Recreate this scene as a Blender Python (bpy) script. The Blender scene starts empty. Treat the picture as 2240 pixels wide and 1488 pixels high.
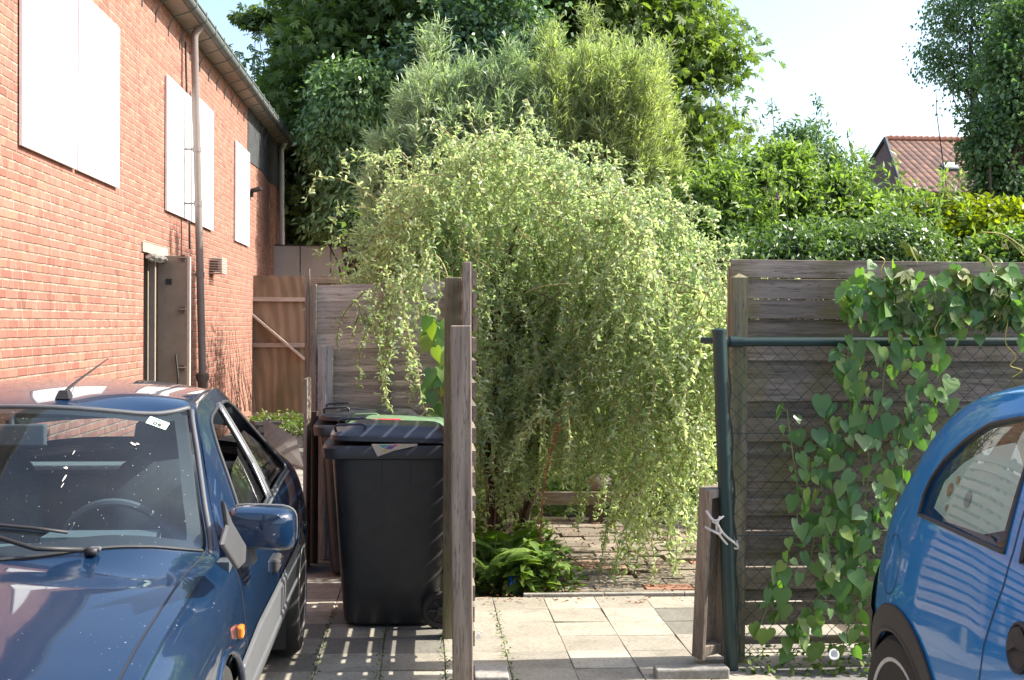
import bpy, bmesh, math, random
import numpy as np
from mathutils import Vector, Matrix
from mathutils.geometry import delaunay_2d_cdt
random.seed(7); rng = np.random.default_rng(7)
R = math.radians
scene = bpy.context.scene
col = scene.collection

# ------------------------------------------------------------------ camera
FPX, CAMH = 2700.0, 1.6
YAW, PITCH, ROLL = 0.0712, -0.0125, 0.007
cy_, sy_, cp_, sp_ = math.cos(YAW), math.sin(YAW), math.cos(PITCH), math.sin(PITCH)
_f = Vector((sy_*cp_, cy_*cp_, sp_)); _r = Vector((cy_, -sy_, 0)); _u = _r.cross(_f)
CR = _r*math.cos(ROLL) + _u*math.sin(ROLL); CU = _u*math.cos(ROLL) - _r*math.sin(ROLL); CF = _f
CAM = Vector((0, 0, CAMH))
cd = bpy.data.cameras.new('camera'); cam = bpy.data.objects.new('camera', cd); col.objects.link(cam)
cd.sensor_width = 36; cd.lens = 36*FPX/2240; cd.clip_start = .05; cd.clip_end = 2000
m3 = Matrix((CR, CU, -CF)).transposed()
cam.matrix_world = Matrix.Translation(CAM) @ m3.to_4x4()
scene.camera = cam
def ray(px, py): return CF + CR*((px-1120)/FPX) - CU*((py-744)/FPX)
def PY(px, py, Y): d = ray(px, py); return CAM + d*(Y/d.y)
def PX(px, py, X): d = ray(px, py); return CAM + d*(X/d.x)
def PZ(px, py, Z=0): d = ray(px, py); return CAM + d*((Z-CAMH)/d.z)

# ------------------------------------------------------------------ world, sun, exposure
SUNV = Vector((1.2, .04, 1.0)).normalized()
EL = math.asin(SUNV.z); AZ = math.atan2(SUNV.x, SUNV.y)      # azimuth from +Y towards +X
w = bpy.data.worlds.new('World'); scene.world = w; w.use_nodes = True
nt = w.node_tree; bg = nt.nodes['Background']
sk = nt.nodes.new('ShaderNodeTexSky'); sk.sky_type = 'NISHITA'; sk.sun_disc = False
sk.sun_elevation = EL; sk.sun_rotation = AZ; sk.air_density = 1.0; sk.dust_density = 2.6; sk.ozone_density = 1.0
nt.links.new(sk.outputs[0], bg.inputs[0]); bg.inputs[1].default_value = .14
sd = bpy.data.lights.new('sun', 'SUN'); sd.energy = 4.5; sd.angle = R(.53); sd.color = (1, .94, .84)
sun = bpy.data.objects.new('sun', sd); col.objects.link(sun)
sun.rotation_euler = SUNV.to_track_quat('Z', 'Y').to_euler(); sun.location = (10, 10, 15)
scene.view_settings.view_transform = 'Standard'; scene.view_settings.look = 'None'
scene.view_settings.gamma = 1; scene.view_settings.exposure = 1.38
scene.cycles.max_bounces = 7; scene.cycles.transparent_max_bounces = 12; scene.cycles.diffuse_bounces = 4
scene.cycles.caustics_reflective = False; scene.cycles.caustics_refractive = False

# ------------------------------------------------------------------ material helpers
class G:
    def __init__(s, name):
        s.m = bpy.data.materials.new(name); s.m.use_nodes = True; s.t = s.m.node_tree
        s.t.nodes.clear(); s.out = s.t.nodes.new('ShaderNodeOutputMaterial')
    def n(s, typ, **kw):
        x = s.t.nodes.new('ShaderNode'+typ)
        for k, v in kw.items():
            if k[0] == 'i': x.inputs[int(k[1:]) if k[1:].isdigit() else k[1:]].default_value = v
            else: setattr(x, k, v)
        return x
    def l(s, a, b, i=0):
        s.t.links.new(a if not hasattr(a, 'outputs') else a.outputs[0], b.inputs[i]); return b
    def math(s, op, a, b=None, c=None):
        x = s.n('Math', operation=op)
        for i, v in enumerate((a, b, c)):
            if v is None: continue
            if isinstance(v, (int, float)): x.inputs[i].default_value = v
            else: s.l(v, x, i)
        return x.outputs[0]
    def mix(s, f, a, b, mode='MIX'):
        x = s.n('Mix', data_type='RGBA', blend_type=mode)
        for i, v in ((0, f), (6, a), (7, b)):
            if isinstance(v, (int, float)): x.inputs[i].default_value = v
            elif isinstance(v, tuple): x.inputs[i].default_value = (*v, 1)
            else: s.l(v, x, i)
        return x.outputs[2]
    def co(s, scale=(1, 1, 1), kind='Object'):
        tc = s.n('TexCoord'); mp = s.n('Mapping'); s.l(tc.outputs[kind], mp); mp.inputs[3].default_value = scale
        return mp.outputs[0]
    def noise(s, vec, scale, detail=4, rough=.55):
        x = s.n('TexNoise'); x.inputs['Scale'].default_value = scale; x.inputs['Detail'].default_value = detail
        x.inputs['Roughness'].default_value = rough
        if vec is not None: s.l(vec, x, 0)
        return x.outputs[0]
    def ramp(s, f, stops):
        x = s.n('ValToRGB'); s.l(f, x); e = x.color_ramp.elements
        while len(e) < len(stops): e.new(.5)
        for k, (p, c) in enumerate(stops): e[k].position = p; e[k].color = (*c, 1) if len(c) == 3 else c
        return x.outputs[0]
    def attr(s, name='v'): x = s.n('Attribute', attribute_name=name); return x.outputs['Fac']
    def bsdf(s, color, rough=.6, metal=0, coat=0, bump=None, bstr=.3, bdist=.01, spec=.5, trans=0):
        x = s.n('BsdfPrincipled')
        def put(k, v):
            if isinstance(v, (int, float)): x.inputs[k].default_value = v
            elif isinstance(v, tuple): x.inputs[k].default_value = (*v, 1)
            else: s.t.links.new(v, x.inputs[k])
        put('Base Color', color); put('Roughness', rough); put('Metallic', metal); put('Coat Weight', coat)
        put('Coat Roughness', .03); put('Specular IOR Level', spec)
        if bump is not None:
            b = s.n('Bump'); b.inputs['Strength'].default_value = bstr; b.inputs['Distance'].default_value = bdist
            s.t.links.new(bump, b.inputs['Height']); s.t.links.new(b.outputs[0], x.inputs['Normal'])
        return x
    def done(s, sh): s.t.links.new(sh.outputs[0], s.out.inputs[0]); return s.m

def mat_plain(name, c, rough=.5, metal=0, coat=0, nscale=30, var=.15, bstr=.05, spec=.5):
    g = G(name); v = g.co(); n = g.noise(v, nscale); n2 = g.noise(v, nscale*.12)
    k = g.math('ADD', g.math('MULTIPLY', n, .5), g.math('MULTIPLY', n2, .5))
    c0 = tuple(x*(1-var) for x in c); c1 = tuple(min(1, x*(1+var)) for x in c)
    cc = g.ramp(k, [(.3, c0), (.7, c1)])
    return g.done(g.bsdf(cc, rough, metal, coat, n, bstr, .004, spec))

def mat_wood(name, axis, c0, c1, c2, moss=None, rough=.8, dist=.004):
    g = G(name); sc = [9, 9, 9]; sc[axis] = .6; v = g.attr()
    tc = g.n('TexCoord'); mp = g.n('Mapping'); g.l(tc.outputs['Object'], mp); mp.inputs[3].default_value = sc
    cb = g.n('CombineXYZ'); g.l(g.math('MULTIPLY', v, 37), cb, 0); g.l(g.math('MULTIPLY', v, 53), cb, 1); g.l(g.math('MULTIPLY', v, 71), cb, 2)
    ad = g.n('VectorMath', operation='ADD'); g.l(mp, ad, 0); g.l(cb, ad, 1)
    n = g.noise(ad.outputs[0], 3.2, 8, .65); fine = g.noise(ad.outputs[0], 14, 4, .7)
    base = g.ramp(n, [(.3, c0), (.52, c1), (.72, c2)])
    tint = g.math('ADD', g.math('MULTIPLY', v, .5), .72)
    tc2 = g.n('CombineColor'); [g.l(tint, tc2, i) for i in range(3)]
    base = g.mix(1.0, base, tc2.outputs[0], 'MULTIPLY')
    base = g.mix(g.math('MULTIPLY', g.math('GREATER_THAN', fine, .58), .55), base, tuple(x*.35 for x in c0))
    if moss:
        mo = g.noise(g.co(), 2.6, 5, .6); f = g.ramp(mo, [(.47, (0, 0, 0)), (.66, (1, 1, 1))])
        base = g.mix(g.math('MULTIPLY', f, .75), base, moss)
    hb = g.math('ADD', n, g.math('MULTIPLY', fine, .6))
    return g.done(g.bsdf(base, rough, bump=hb, bstr=.6, bdist=dist, spec=.3))

def mat_leaf(name, cols, rough=.42, trans=.45, tint=(1.25, 1.5, .45), spec=.5):
    g = G(name); v = g.attr()
    st = [(i/(max(1, len(cols)-1)), c) for i, c in enumerate(cols)]
    c = g.ramp(v, st); n = g.noise(g.co(), 1.3, 3)
    dk = g.ramp(n, [(.3, (.72, .78, .72)), (.7, (1.18, 1.12, 1.1))]); c = g.mix(1, c, dk, 'MULTIPLY')
    b = g.bsdf(c, rough, spec=spec)
    t = g.n('BsdfTranslucent'); g.t.links.new(g.mix(1, c, tint, 'MULTIPLY'), t.inputs[0])
    mx = g.n('MixShader'); mx.inputs[0].default_value = trans
    g.t.links.new(b.outputs[0], mx.inputs[1]); g.t.links.new(t.outputs[0], mx.inputs[2])
    return g.done(mx)

def brick_nodes(g, ax_u, ax_v, wid, hei, mortar, header=True):
    tc = g.n('TexCoord'); sp = g.n('SeparateXYZ'); g.l(tc.outputs['Object'], sp)
    wob = g.noise(tc.outputs['Object'], 1.7, 3); u = g.math('ADD', sp.outputs[ax_u], g.math('MULTIPLY', wob, .012))
    wv = g.noise(tc.outputs['Object'], 9, 3)
    z = g.math('ADD', sp.outputs[ax_v], g.math('MULTIPLY', wv, .012))
    rv = g.math('DIVIDE', z, hei); row = g.math('FLOOR', rv); fv = g.math('FRACT', rv)
    par = g.math('MODULO', g.math('ADD', row, 1000), 2)
    wd = g.math('ADD', wid, g.math('MULTIPLY', par, -wid/2)) if header else wid
    uu = g.math('ADD', g.math('DIVIDE', u, wd), g.math('MULTIPLY', row, .25 if header else .5))
    cl = g.math('FLOOR', uu); fu = g.math('FRACT', uu)
    du = g.math('MULTIPLY', g.math('MINIMUM', fu, g.math('SUBTRACT', 1, fu)), wd)
    dv = g.math('MULTIPLY', g.math('MINIMUM', fv, g.math('SUBTRACT', 1, fv)), hei)
    d = g.math('MINIMUM', du, dv)
    jit = g.math('MULTIPLY', g.math('SUBTRACT', g.noise(tc.outputs['Object'], 60, 2), .5), .006)
    mm = g.n('MapRange'); g.l(g.math('ADD', d, jit), mm, 0); mm.inputs[1].default_value = mortar*.35; mm.inputs[2].default_value = mortar*.75
    cb = g.n('CombineXYZ'); g.l(row, cb, 0); g.l(cl, cb, 1); wn = g.n('TexWhiteNoise', noise_dimensions='2D'); g.l(cb, wn)
    return tc, sp, mm.outputs[0], wn.outputs[0], row

def mat_brickwall():
    g = G('orange_red_brick'); tc, sp, mask, rnd, row = brick_nodes(g, 1, 2, .222, .0675, .0125)
    c = g.ramp(rnd, [(0, (.26, .105, .078)), (.2, (.31, .13, .096)), (.45, (.34, .147, .108)), (.65, (.33, .145, .112)), (.85, (.37, .17, .125)), (.97, (.38, .18, .12)), (1, (.20, .085, .068))])
    n = g.noise(tc.outputs['Object'], 35, 5, .7); c = g.mix(.55, c, g.ramp(n, [(.25, (.45, .45, .45)), (.75, (1.35, 1.3, 1.3))]), 'MULTIPLY')
    big = g.noise(g.co((1, .35, 1)), 1.1, 5, .6); c = g.mix(g.math('MULTIPLY', g.ramp(big, [(.47, (0, 0, 0)), (.72, (1, 1, 1))]), .5), c, (.17, .095, .07))
    # vertical soot streaks and white efflorescence
    vs = g.noise(g.co((1, 3.2, .16)), 2.4, 5, .6); c = g.mix(g.math('MULTIPLY', g.ramp(vs, [(.54, (0, 0, 0)), (.70, (1, 1, 1))]), .5), c, (.10, .065, .055))
    ef = g.noise(g.co((1, 1, 1)), 14, 6, .75); c = g.mix(g.math('MULTIPLY', g.ramp(ef, [(.62, (0, 0, 0)), (.74, (1, 1, 1))]), .5), c, (.62, .52, .46))
    mn = g.noise(tc.outputs['Object'], 7, 5, .7); mc = g.ramp(mn, [(.35, (.17, .11, .08)), (.52, (.28, .205, .155)), (.7, (.44, .36, .29))])
    c = g.mix(mask, mc, c)
    hgt = g.math('ADD', mask, g.math('MULTIPLY', n, .25))
    return g.done(g.bsdf(c, .88, bump=hgt, bstr=.9, bdist=.008, spec=.25))
def mat_tarred():
    g = G('black_tarred_brick'); tc, sp, mask, rnd, row = brick_nodes(g, 1, 2, .215, .0625, .013)
    n = g.noise(g.co(), 5, 6, .7); c = g.ramp(n, [(.3, (.025, .028, .03)), (.6, (.07, .075, .08)), (.75, (.22, .22, .22))])
    return g.done(g.bsdf(c, .6, bump=g.math('ADD', g.math('MULTIPLY', mask, .6), n), bstr=.8, bdist=.008))
def mat_tile(name, stops, speck=.5):
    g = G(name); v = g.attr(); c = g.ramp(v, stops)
    n = g.noise(g.co(), 55, 6, .8); c = g.mix(min(1, speck*1.5), c, g.ramp(n, [(.33, (.45, .44, .43)), (.5, (.95, .95, .95)), (.68, (1.3, 1.28, 1.25))]), 'MULTIPLY')
    st = g.noise(g.co(), 9, 6, .75); c = g.mix(g.math('MULTIPLY', g.ramp(st, [(.52, (0, 0, 0)), (.7, (1, 1, 1))]), .5), c, (.13, .12, .085))
    b = g.noise(g.co(), 3.5, 6, .65); c = g.mix(.6, c, g.ramp(b, [(.3, (.66, .64, .6)), (.65, (1.1, 1.1, 1.1))]), 'MULTIPLY')
    return g.done(g.bsdf(c, .85, bump=n, bstr=.35, bdist=.003, spec=.3))
def mat_soil():
    g = G('dark_soil'); n = g.noise(g.co(), 9, 8, .7); n2 = g.noise(g.co(), 60, 3, .7)
    c = g.ramp(n, [(.3, (.045, .035, .025)), (.55, (.10, .08, .055)), (.72, (.16, .15, .08))])
    c = g.mix(.5, c, g.ramp(n2, [(.3, (.4, .4, .4)), (.7, (1.5, 1.5, 1.4))]), 'MULTIPLY')
    return g.done(g.bsdf(c, .95, bump=g.math('ADD', n, n2), bstr=.8, bdist=.02))
def mat_asphalt():
    g = G('grey_asphalt'); n = g.noise(g.co(), 120, 3, .7); n2 = g.noise(g.co(), 2, 5, .6)
    c = g.ramp(n, [(.3, (.10, .10, .095)), (.7, (.24, .23, .215))]); c = g.mix(.6, c, g.ramp(n2, [(.3, (.7, .7, .7)), (.7, (1.15, 1.12, 1.1))]), 'MULTIPLY')
    return g.done(g.bsdf(c, .9, bump=n, bstr=.5, bdist=.004))
def mat_paint(name, base, dust, metal=.35, df=.12):
    g = G(name); n = g.noise(g.co(), 260, 2, .6); big = g.noise(g.co(), 4, 4)
    sp = g.ramp(g.noise(g.co(), 75, 2, .5), [(.74, (0, 0, 0)), (.77, (1, 1, 1))])
    c = g.mix(g.math('MULTIPLY', big, df), base, dust)
    c = g.mix(g.math('MULTIPLY', sp, .5), c, (.5, .5, .48))
    r = g.math('ADD', .28, g.math('MULTIPLY', big, .12))
    return g.done(g.bsdf(c, r, metal, 1.0, n, .01, .001, .12))
def mat_glass(name, tint=(.72, .82, .80), refl=1.0, haze=.03, ior=1.45):
    g = G(name); t = g.n('BsdfTransparent'); t.inputs[0].default_value = (*tint, 1)
    gl = g.n('BsdfGlossy'); gl.inputs['Roughness'].default_value = .02; gl.inputs[0].default_value = (refl, refl, refl, 1)
    d = g.n('BsdfDiffuse'); d.inputs[0].default_value = (.55, .56, .54, 1)
    spk = g.ramp(g.noise(g.co(), 70, 3, .6), [(.72, (0, 0, 0)), (.78, (1, 1, 1))])
    hz = g.math('ADD', g.math('MULTIPLY', g.noise(g.co(), 5, 4), haze*2), g.math('MULTIPLY', spk, .18))
    m1 = g.n('MixShader'); g.t.links.new(hz, m1.inputs[0]); g.t.links.new(t.outputs[0], m1.inputs[1]); g.t.links.new(d.outputs[0], m1.inputs[2])
    fr = g.n('Fresnel'); geo = g.n('NewGeometry'); g.l(g.math('ADD', ior, g.math('MULTIPLY', geo.outputs['Backfacing'], 1/ior-ior)), fr, 0)
    m2 = g.n('MixShader'); g.t.links.new(fr.outputs[0], m2.inputs[0]); g.t.links.new(m1.outputs[0], m2.inputs[1]); g.t.links.new(gl.outputs[0], m2.inputs[2])
    return g.done(m2)
def mat_plywood():
    g = G('plywood'); v = g.co((1, 1, .22)); w_ = g.n('TexWave', wave_type='RINGS', rings_direction='Y'); g.l(v, w_, 0)
    w_.inputs['Scale'].default_value = 2.2; w_.inputs['Distortion'].default_value = 5; w_.inputs['Detail'].default_value = 3; w_.inputs['Detail Scale'].default_value = 1.5
    c = g.ramp(w_.outputs[1], [(.2, (.20, .14, .10)), (.8, (.27, .195, .14))])
    n = g.noise(g.co((1, 1, .3)), 3, 5); c = g.mix(g.math('MULTIPLY', g.ramp(n, [(.42, (0, 0, 0)), (.65, (1, 1, 1))]), .6), c, (.10, .085, .045))
    return g.done(g.bsdf(c, .8, spec=.2))
def mat_rooftile():
    g = G('red_pantiles'); tc = g.n('TexCoord'); sp = g.n('SeparateXYZ'); g.l(tc.outputs['UV'], sp)
    fu = g.math('FRACT', sp.outputs[0]); fv = g.math('FRACT', sp.outputs[1])
    hu = g.math('SINE', g.math('MULTIPLY', fu, math.pi)); hgt = g.math('ADD', hu, g.math('MULTIPLY', fv, -.8))
    cb = g.n('CombineXYZ'); g.l(g.math('FLOOR', sp.outputs[0]), cb, 0); g.l(g.math('FLOOR', sp.outputs[1]), cb, 1)
    wn = g.n('TexWhiteNoise', noise_dimensions='2D'); g.l(cb, wn)
    c = g.ramp(wn.outputs[0], [(0, (.075, .032, .02)), (.5, (.11, .048, .030)), (1, (.16, .075, .045))])
    gap = g.math('MAXIMUM', g.math('LESS_THAN', fv, .14), g.math('LESS_THAN', fu, .13)); c = g.mix(g.math('MULTIPLY', gap, .75), c, (.03, .018, .015))
    return g.done(g.bsdf(c, .8, bump=hgt, bstr=.8, bdist=.04))

# ------------------------------------------------------------------ mesh helpers
def tag(o, label=None, cat=None, group=None, kind=None):
    if label: o['label'] = label
    if cat: o['category'] = cat
    if group: o['group'] = group
    if kind: o['kind'] = kind
    return o
def empty(name, loc, rz=0, label=None, cat=None, group=None):
    o = bpy.data.objects.new(name, None); col.objects.link(o); o.location = loc; o.rotation_euler = (0, 0, rz)
    o.empty_display_size = .1
    return tag(o, label, cat, group)
class MB:
    def __init__(s): s.v = []; s.f = []; s.a = []; s.uv = None
    def add(s, vs, fs, val=None):
        b = len(s.v); val = random.random() if val is None else val
        s.v += [tuple(x) for x in vs]; s.f += [tuple(i+b for i in f) for f in fs]; s.a += [val]*len(vs); return s
    def box(s, c, d, rot=None, val=None, taper=1):
        hx, hy, hz = d[0]/2, d[1]/2, d[2]/2; c = Vector(c); vs = []
        for z in (-1, 1):
            for y in (-1, 1):
                for x in (-1, 1):
                    t = taper if z > 0 else 1
                    p = Vector((x*hx*t, y*hy*t, z*hz)); vs.append(c+(rot @ p if rot else p))
        return s.add(vs, [(0, 2, 3, 1), (4, 5, 7, 6), (0, 1, 5, 4), (2, 6, 7, 3), (0, 4, 6, 2), (1, 3, 7, 5)], val)
    def bar(s, a, b, w, h, up=(0, 0, 1), val=None):
        a = Vector(a); b = Vector(b); d = (b-a); L = d.length; d.normalize(); u = Vector(up)
        sd_ = d.cross(u).normalized(); u = sd_.cross(d)
        return s.box((a+b)/2, (w, L, h), Matrix((sd_, d, u)).transposed(), val)
    def tube(s, pts, r, n=8, cap=True, val=None, closed=False):
        pts = [Vector(p) for p in pts]; rs = r if isinstance(r, (list, tuple)) else [r]*len(pts)
        vs = []; fs = []; N = len(pts); prev = None
        for i, p in enumerate(pts):
            if closed: d = pts[(i+1) % N]-pts[i-1]
            else: d = pts[min(i+1, N-1)]-pts[max(i-1, 0)]
            if d.length < 1e-9: d = Vector((0, 0, 1))
            d.normalize()
            if prev is None: q = d.orthogonal().normalized()
            else:
                q = prev-d*prev.dot(d); q = q.normalized() if q.length > 1e-6 else d.orthogonal().normalized()
            prev = q; k = d.cross(q)
            for j in range(n):
                t = 2*math.pi*j/n; vs.append(p+(q*math.cos(t)+k*math.sin(t))*rs[i])
        for i in range(N if closed else N-1):
            for j in range(n):
                a = i*n+j; b = i*n+(j+1) % n; i2 = (i+1) % N; fs.append((a, b, i2*n+(j+1) % n, i2*n+j))
        if cap and not closed: fs += [tuple(range(n-1, -1, -1)), tuple((N-1)*n+j for j in range(n))]
        return s.add(vs, fs, val)
    def loft(s, rings, cap=True, val=None, closed=True):
        n = len(rings[0]); vs = [p for r_ in rings for p in r_]; fs = []
        for i in range(len(rings)-1):
            for j in range(n if closed else n-1):
                fs.append((i*n+j, i*n+(j+1) % n, (i+1)*n+(j+1) % n, (i+1)*n+j))
        if cap: fs += [tuple(range(n-1, -1, -1)), tuple((len(rings)-1)*n+j for j in range(n))]
        return s.add(vs, fs, val)
    def lathe(s, prof, c, axis=(0, 0, 1), n=24, val=None):
        ax = Vector(axis).normalized(); q = ax.orthogonal().normalized(); k = ax.cross(q); c = Vector(c)
        rings = [[c+ax*h+(q*math.cos(2*math.pi*j/n)+k*math.sin(2*math.pi*j/n))*r_ for j in range(n)] for r_, h in prof]
        return s.loft(rings, True, val)
    def prism(s, poly, off, val=None):
        off = Vector(off); n = len(poly); P_ = [Vector(p) for p in poly]
        return s.add(P_+[p+off for p in P_], [tuple(range(n-1, -1, -1)), tuple(range(n, 2*n))]+[(i, (i+1) % n, n+(i+1) % n, n+i) for i in range(n)], val)
    def build(s, name, mat, parent=None, bevel=0, smooth=False, seg=2, fixn=True):
        me = bpy.data.meshes.new(name); me.from_pydata(s.v, [], s.f); me.validate()
        if fixn:
            bm = bmesh.new(); bm.from_mesh(me); bmesh.ops.recalc_face_normals(bm, faces=bm.faces); bm.to_mesh(me); bm.free()
        if len(me.vertices) == len(s.a):
            at = me.attributes.new('v', 'FLOAT', 'POINT'); at.data.foreach_set('value', s.a)
        me.materials.append(mat)
        o = bpy.data.objects.new(name, me); col.objects.link(o); o.parent = parent
        if smooth:
            me.shade_smooth() if hasattr(me, 'shade_smooth') else me.polygons.foreach_set('use_smooth', [True]*len(me.polygons))
            if smooth != 'all':
                bm = bmesh.new(); bm.from_mesh(me)
                for e in bm.edges:
                    if len(e.link_faces) == 2 and e.calc_face_angle(0) > R(38): e.smooth = False
                bm.to_mesh(me); bm.free()
        if bevel:
            b = o.modifiers.new('bevel', 'BEVEL'); b.width = bevel; b.segments = seg; b.limit_method = 'ANGLE'; b.angle_limit = R(40)
        return o

def npmesh(name, co, faces, vals, mat, parent=None, smooth=False, loc=None):
    """co (N,3), faces (M,k) arrays"""
    me = bpy.data.meshes.new(name); N = len(co); Mf, k = faces.shape
    me.vertices.add(N); me.vertices.foreach_set('co', co.astype(np.float32).ravel())
    me.loops.add(Mf*k); me.loops.foreach_set('vertex_index', faces.astype(np.int32).ravel())
    me.polygons.add(Mf); me.polygons.foreach_set('loop_start', np.arange(0, Mf*k, k, dtype=np.int32))
    me.update(calc_edges=True)
    if smooth: me.polygons.foreach_set('use_smooth', np.ones(Mf, dtype=bool))
    at = me.attributes.new('v', 'FLOAT', 'POINT'); at.data.foreach_set('value', vals.astype(np.float32))
    me.materials.append(mat); o = bpy.data.objects.new(name, me); col.objects.link(o); o.parent = parent
    return o
# leaf templates: (u along, v across, w up) and quads
T_LANCE = (np.array([[0, 0, 0], [.35, .5, .02], [.35, -.5, .02], [1, 0, -.12]]), np.array([[0, 1, 3, 2]]))
T_NARROW = (np.array([[0, -.2, 0], [0, .2, 0], [.5, .5, .05], [.5, -.5, .05], [1, .06, -.1], [1, -.06, -.1]]), np.array([[0, 1, 2, 3], [3, 2, 4, 5]]))
T_CURL = (np.array([[0, -.3, 0], [0, .3, 0], [.4, .5, .16], [.4, -.5, .16], [.75, .4, .1], [.75, -.4, .1], [.9, .1, -.18], [.9, -.1, -.18]]), np.array([[0, 1, 2, 3], [3, 2, 4, 5], [5, 4, 6, 7]]))
def _fold(): return (np.array([[0, 0, 0], [.3, .5, .1], [.72, .36, .05], [1, 0, -.15], [.72, -.36, .05], [.3, -.5, .1], [.5, 0, 0]]), np.array([[0, 1, 2, 6], [6, 2, 3, 3], [0, 6, 4, 5], [6, 3, 3, 4]]))
T_OVAL = (np.array([[0, 0, 0], [.3, .5, .1], [.3, -.5, .1], [.72, .38, .02], [.72, -.38, .02], [.55, 0, -.05], [1, 0, -.2]]), np.array([[0, 1, 3, 5], [0, 5, 4, 2], [5, 3, 6, 4]]))
def palm():
    V, Fc = [], []
    for a in (-72, -36, 0, 36, 72):
        c, s_ = math.cos(R(a)), math.sin(R(a)); L = 1-.25*abs(a)/72; b = len(V)
        for u, v_, w_ in ((0, 0, 0), (.6, .17, .04), (.6, -.17, .04), (1, 0, -.22)):
            V.append([(u*c-v_*s_)*L, (u*s_+v_*c)*L, w_*L])
        Fc.append([b, b+1, b+3, b+2])
    return np.array(V), np.array(Fc)
T_PALM = palm()
def heart():
    half = [(0, 0), (-.12, .16), (-.10, .34), (.08, .47), (.30, .48), (.55, .34), (.8, .14), (1, 0)]
    V = [[u, 0, -.05*u*u] for u in (0, .15, .4, .7, 1)]; V[0] = [0, 0, 0]
    V += [[u, v_, .10*v_-.12*u*u*.6] for u, v_ in half[1:-1]]; V += [[u, -v_, .10*v_-.12*u*u*.6] for u, v_ in half[1:-1]]
    V = np.array(V)
    F1 = [[0, 5, 6, 1], [1, 6, 7, 7+0], [1, 7, 8, 2], [2, 8, 9, 3], [3, 9, 10, 4]]
    F1 = [[0, 5, 6, 1], [1, 6, 7, 8], [1, 8, 9, 2], [2, 9, 10, 3], [3, 10, 4, 4]]
    Fq = []
    for f in F1[:-1]: Fq += [[f[0], f[1], f[2]], [f[0], f[2], f[3]]]
    Fq.append([3, 10, 4])
    def mir(i): return i+6 if i >= 5 else i
    Fq += [[mir(f[0]), mir(f[2]), mir(f[1])] for f in Fq]
    return V, np.array(Fq)
T_HEART = heart()
def leaves(name, c, d, nrm, L, W, T, mat, parent=None, vals=None, smooth=False):
    N = len(c); d = d/np.maximum(np.linalg.norm(d, axis=1, keepdims=True), 1e-9)
    s_ = np.cross(nrm, d); s_ /= np.maximum(np.linalg.norm(s_, axis=1, keepdims=True), 1e-9); n = np.cross(d, s_)
    V, Fc = T; L = np.broadcast_to(L, (N,)); W = np.broadcast_to(W, (N,))
    co = c[:, None, :] + V[None, :, 0:1]*d[:, None, :]*L[:, None, None] + V[None, :, 1:2]*s_[:, None, :]*W[:, None, None] + V[None, :, 2:3]*n[:, None, :]*L[:, None, None]
    k = len(V); fc = (Fc[None]+(np.arange(N)*k)[:, None, None]).reshape(-1, Fc.shape[1])
    if vals is None: vals = rng.random(N)
    return npmesh(name, co.reshape(-1, 3), fc, np.repeat(vals, k), mat, parent, smooth)
def runit(N): v = rng.normal(size=(N, 3)); return v/np.linalg.norm(v, axis=1, keepdims=True)
def limb_pts(a, b, n=6, sag=.08):
    a = Vector(a); b = Vector(b); L = (b-a).length; out = []
    o = Vector((random.uniform(-1, 1), random.uniform(-1, 1), random.uniform(-.3, 1)))*L*sag
    for i in range(n+1):
        t = i/n; out.append(a.lerp(b, t)+o*math.sin(math.pi*t)+Vector((random.uniform(-1, 1), random.uniform(-1, 1), random.uniform(-1, 1)))*L*.012)
    return out
def tree(name, label, cat, base, blobs, nclu, per, crad, leafL, leafW, T, lmat, bmat, trunk_r=.15, group=None, droop=.3, shell=.55, parentparts=True, trunk_top=None, up=.5):
    """blobs: list of (centre, radii). Leaf clusters fill the outer part of each blob."""
    root = empty(name, base, 0, label, cat, group); b0 = Vector(base)
    wts = np.array([r[0]*r[1]*r[2] for _, r in blobs])**.67; wts /= wts.sum()
    idx = rng.choice(len(blobs), nclu, p=wts); C = np.array([b[0] for b in blobs])[idx]; Rr = np.array([b[1] for b in blobs])[idx]
    rad = shell+(1-shell)*rng.random(nclu)**.6; cc = C+runit(nclu)*Rr*rad[:, None]*(.86+.22*rng.random((nclu, 1)))
    size = crad*(.6+.8*rng.random(nclu)); out = cc-C; out /= np.maximum(np.linalg.norm(out, axis=1, keepdims=True), 1e-6)
    N = nclu*per; ci = np.repeat(np.arange(nclu), per)
    off = runit(N)*(rng.random((N, 1))**.45)*size[ci][:, None]*np.array([1, 1, .62])
    pos = cc[ci]+off - np.array(b0)
    d = out[ci]*.7+runit(N)*.9+np.array([0, 0, -droop]); nr = np.array([.15, .1, up])+out[ci]*.35+runit(N)*.6
    vals = np.clip(.5+.22*(rng.random(nclu)[ci]-.5)*2+.25*(rng.random(N)-.5), 0, 1)
    leaves('crown', pos, d, nr, leafL*(.65+.7*rng.random(N)), leafW*(.65+.7*rng.random(N)), T, lmat, root, vals)
    tb = MB(); tt = Vector(trunk_top) if trunk_top else Vector(np.average([b[0] for b in blobs], axis=0, weights=wts))
    pts = limb_pts((0, 0, 0), tt-b0, 8, .03); tb.tube(pts, [trunk_r*(1-.65*i/8) for i in range(9)], 10)
    k = min(nclu, 46)
    for i in rng.choice(nclu, k, replace=False):
        st = pts[random.randint(2, 7)]; e = Vector(cc[i])-b0; q = limb_pts(st, e, 6, .1); r0 = trunk_r*.32
        tb.tube(q, [r0*(1-.85*t/6) for t in range(7)], 5)
    tb.build('trunk', bmat, root, smooth=True)
    return root
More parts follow.
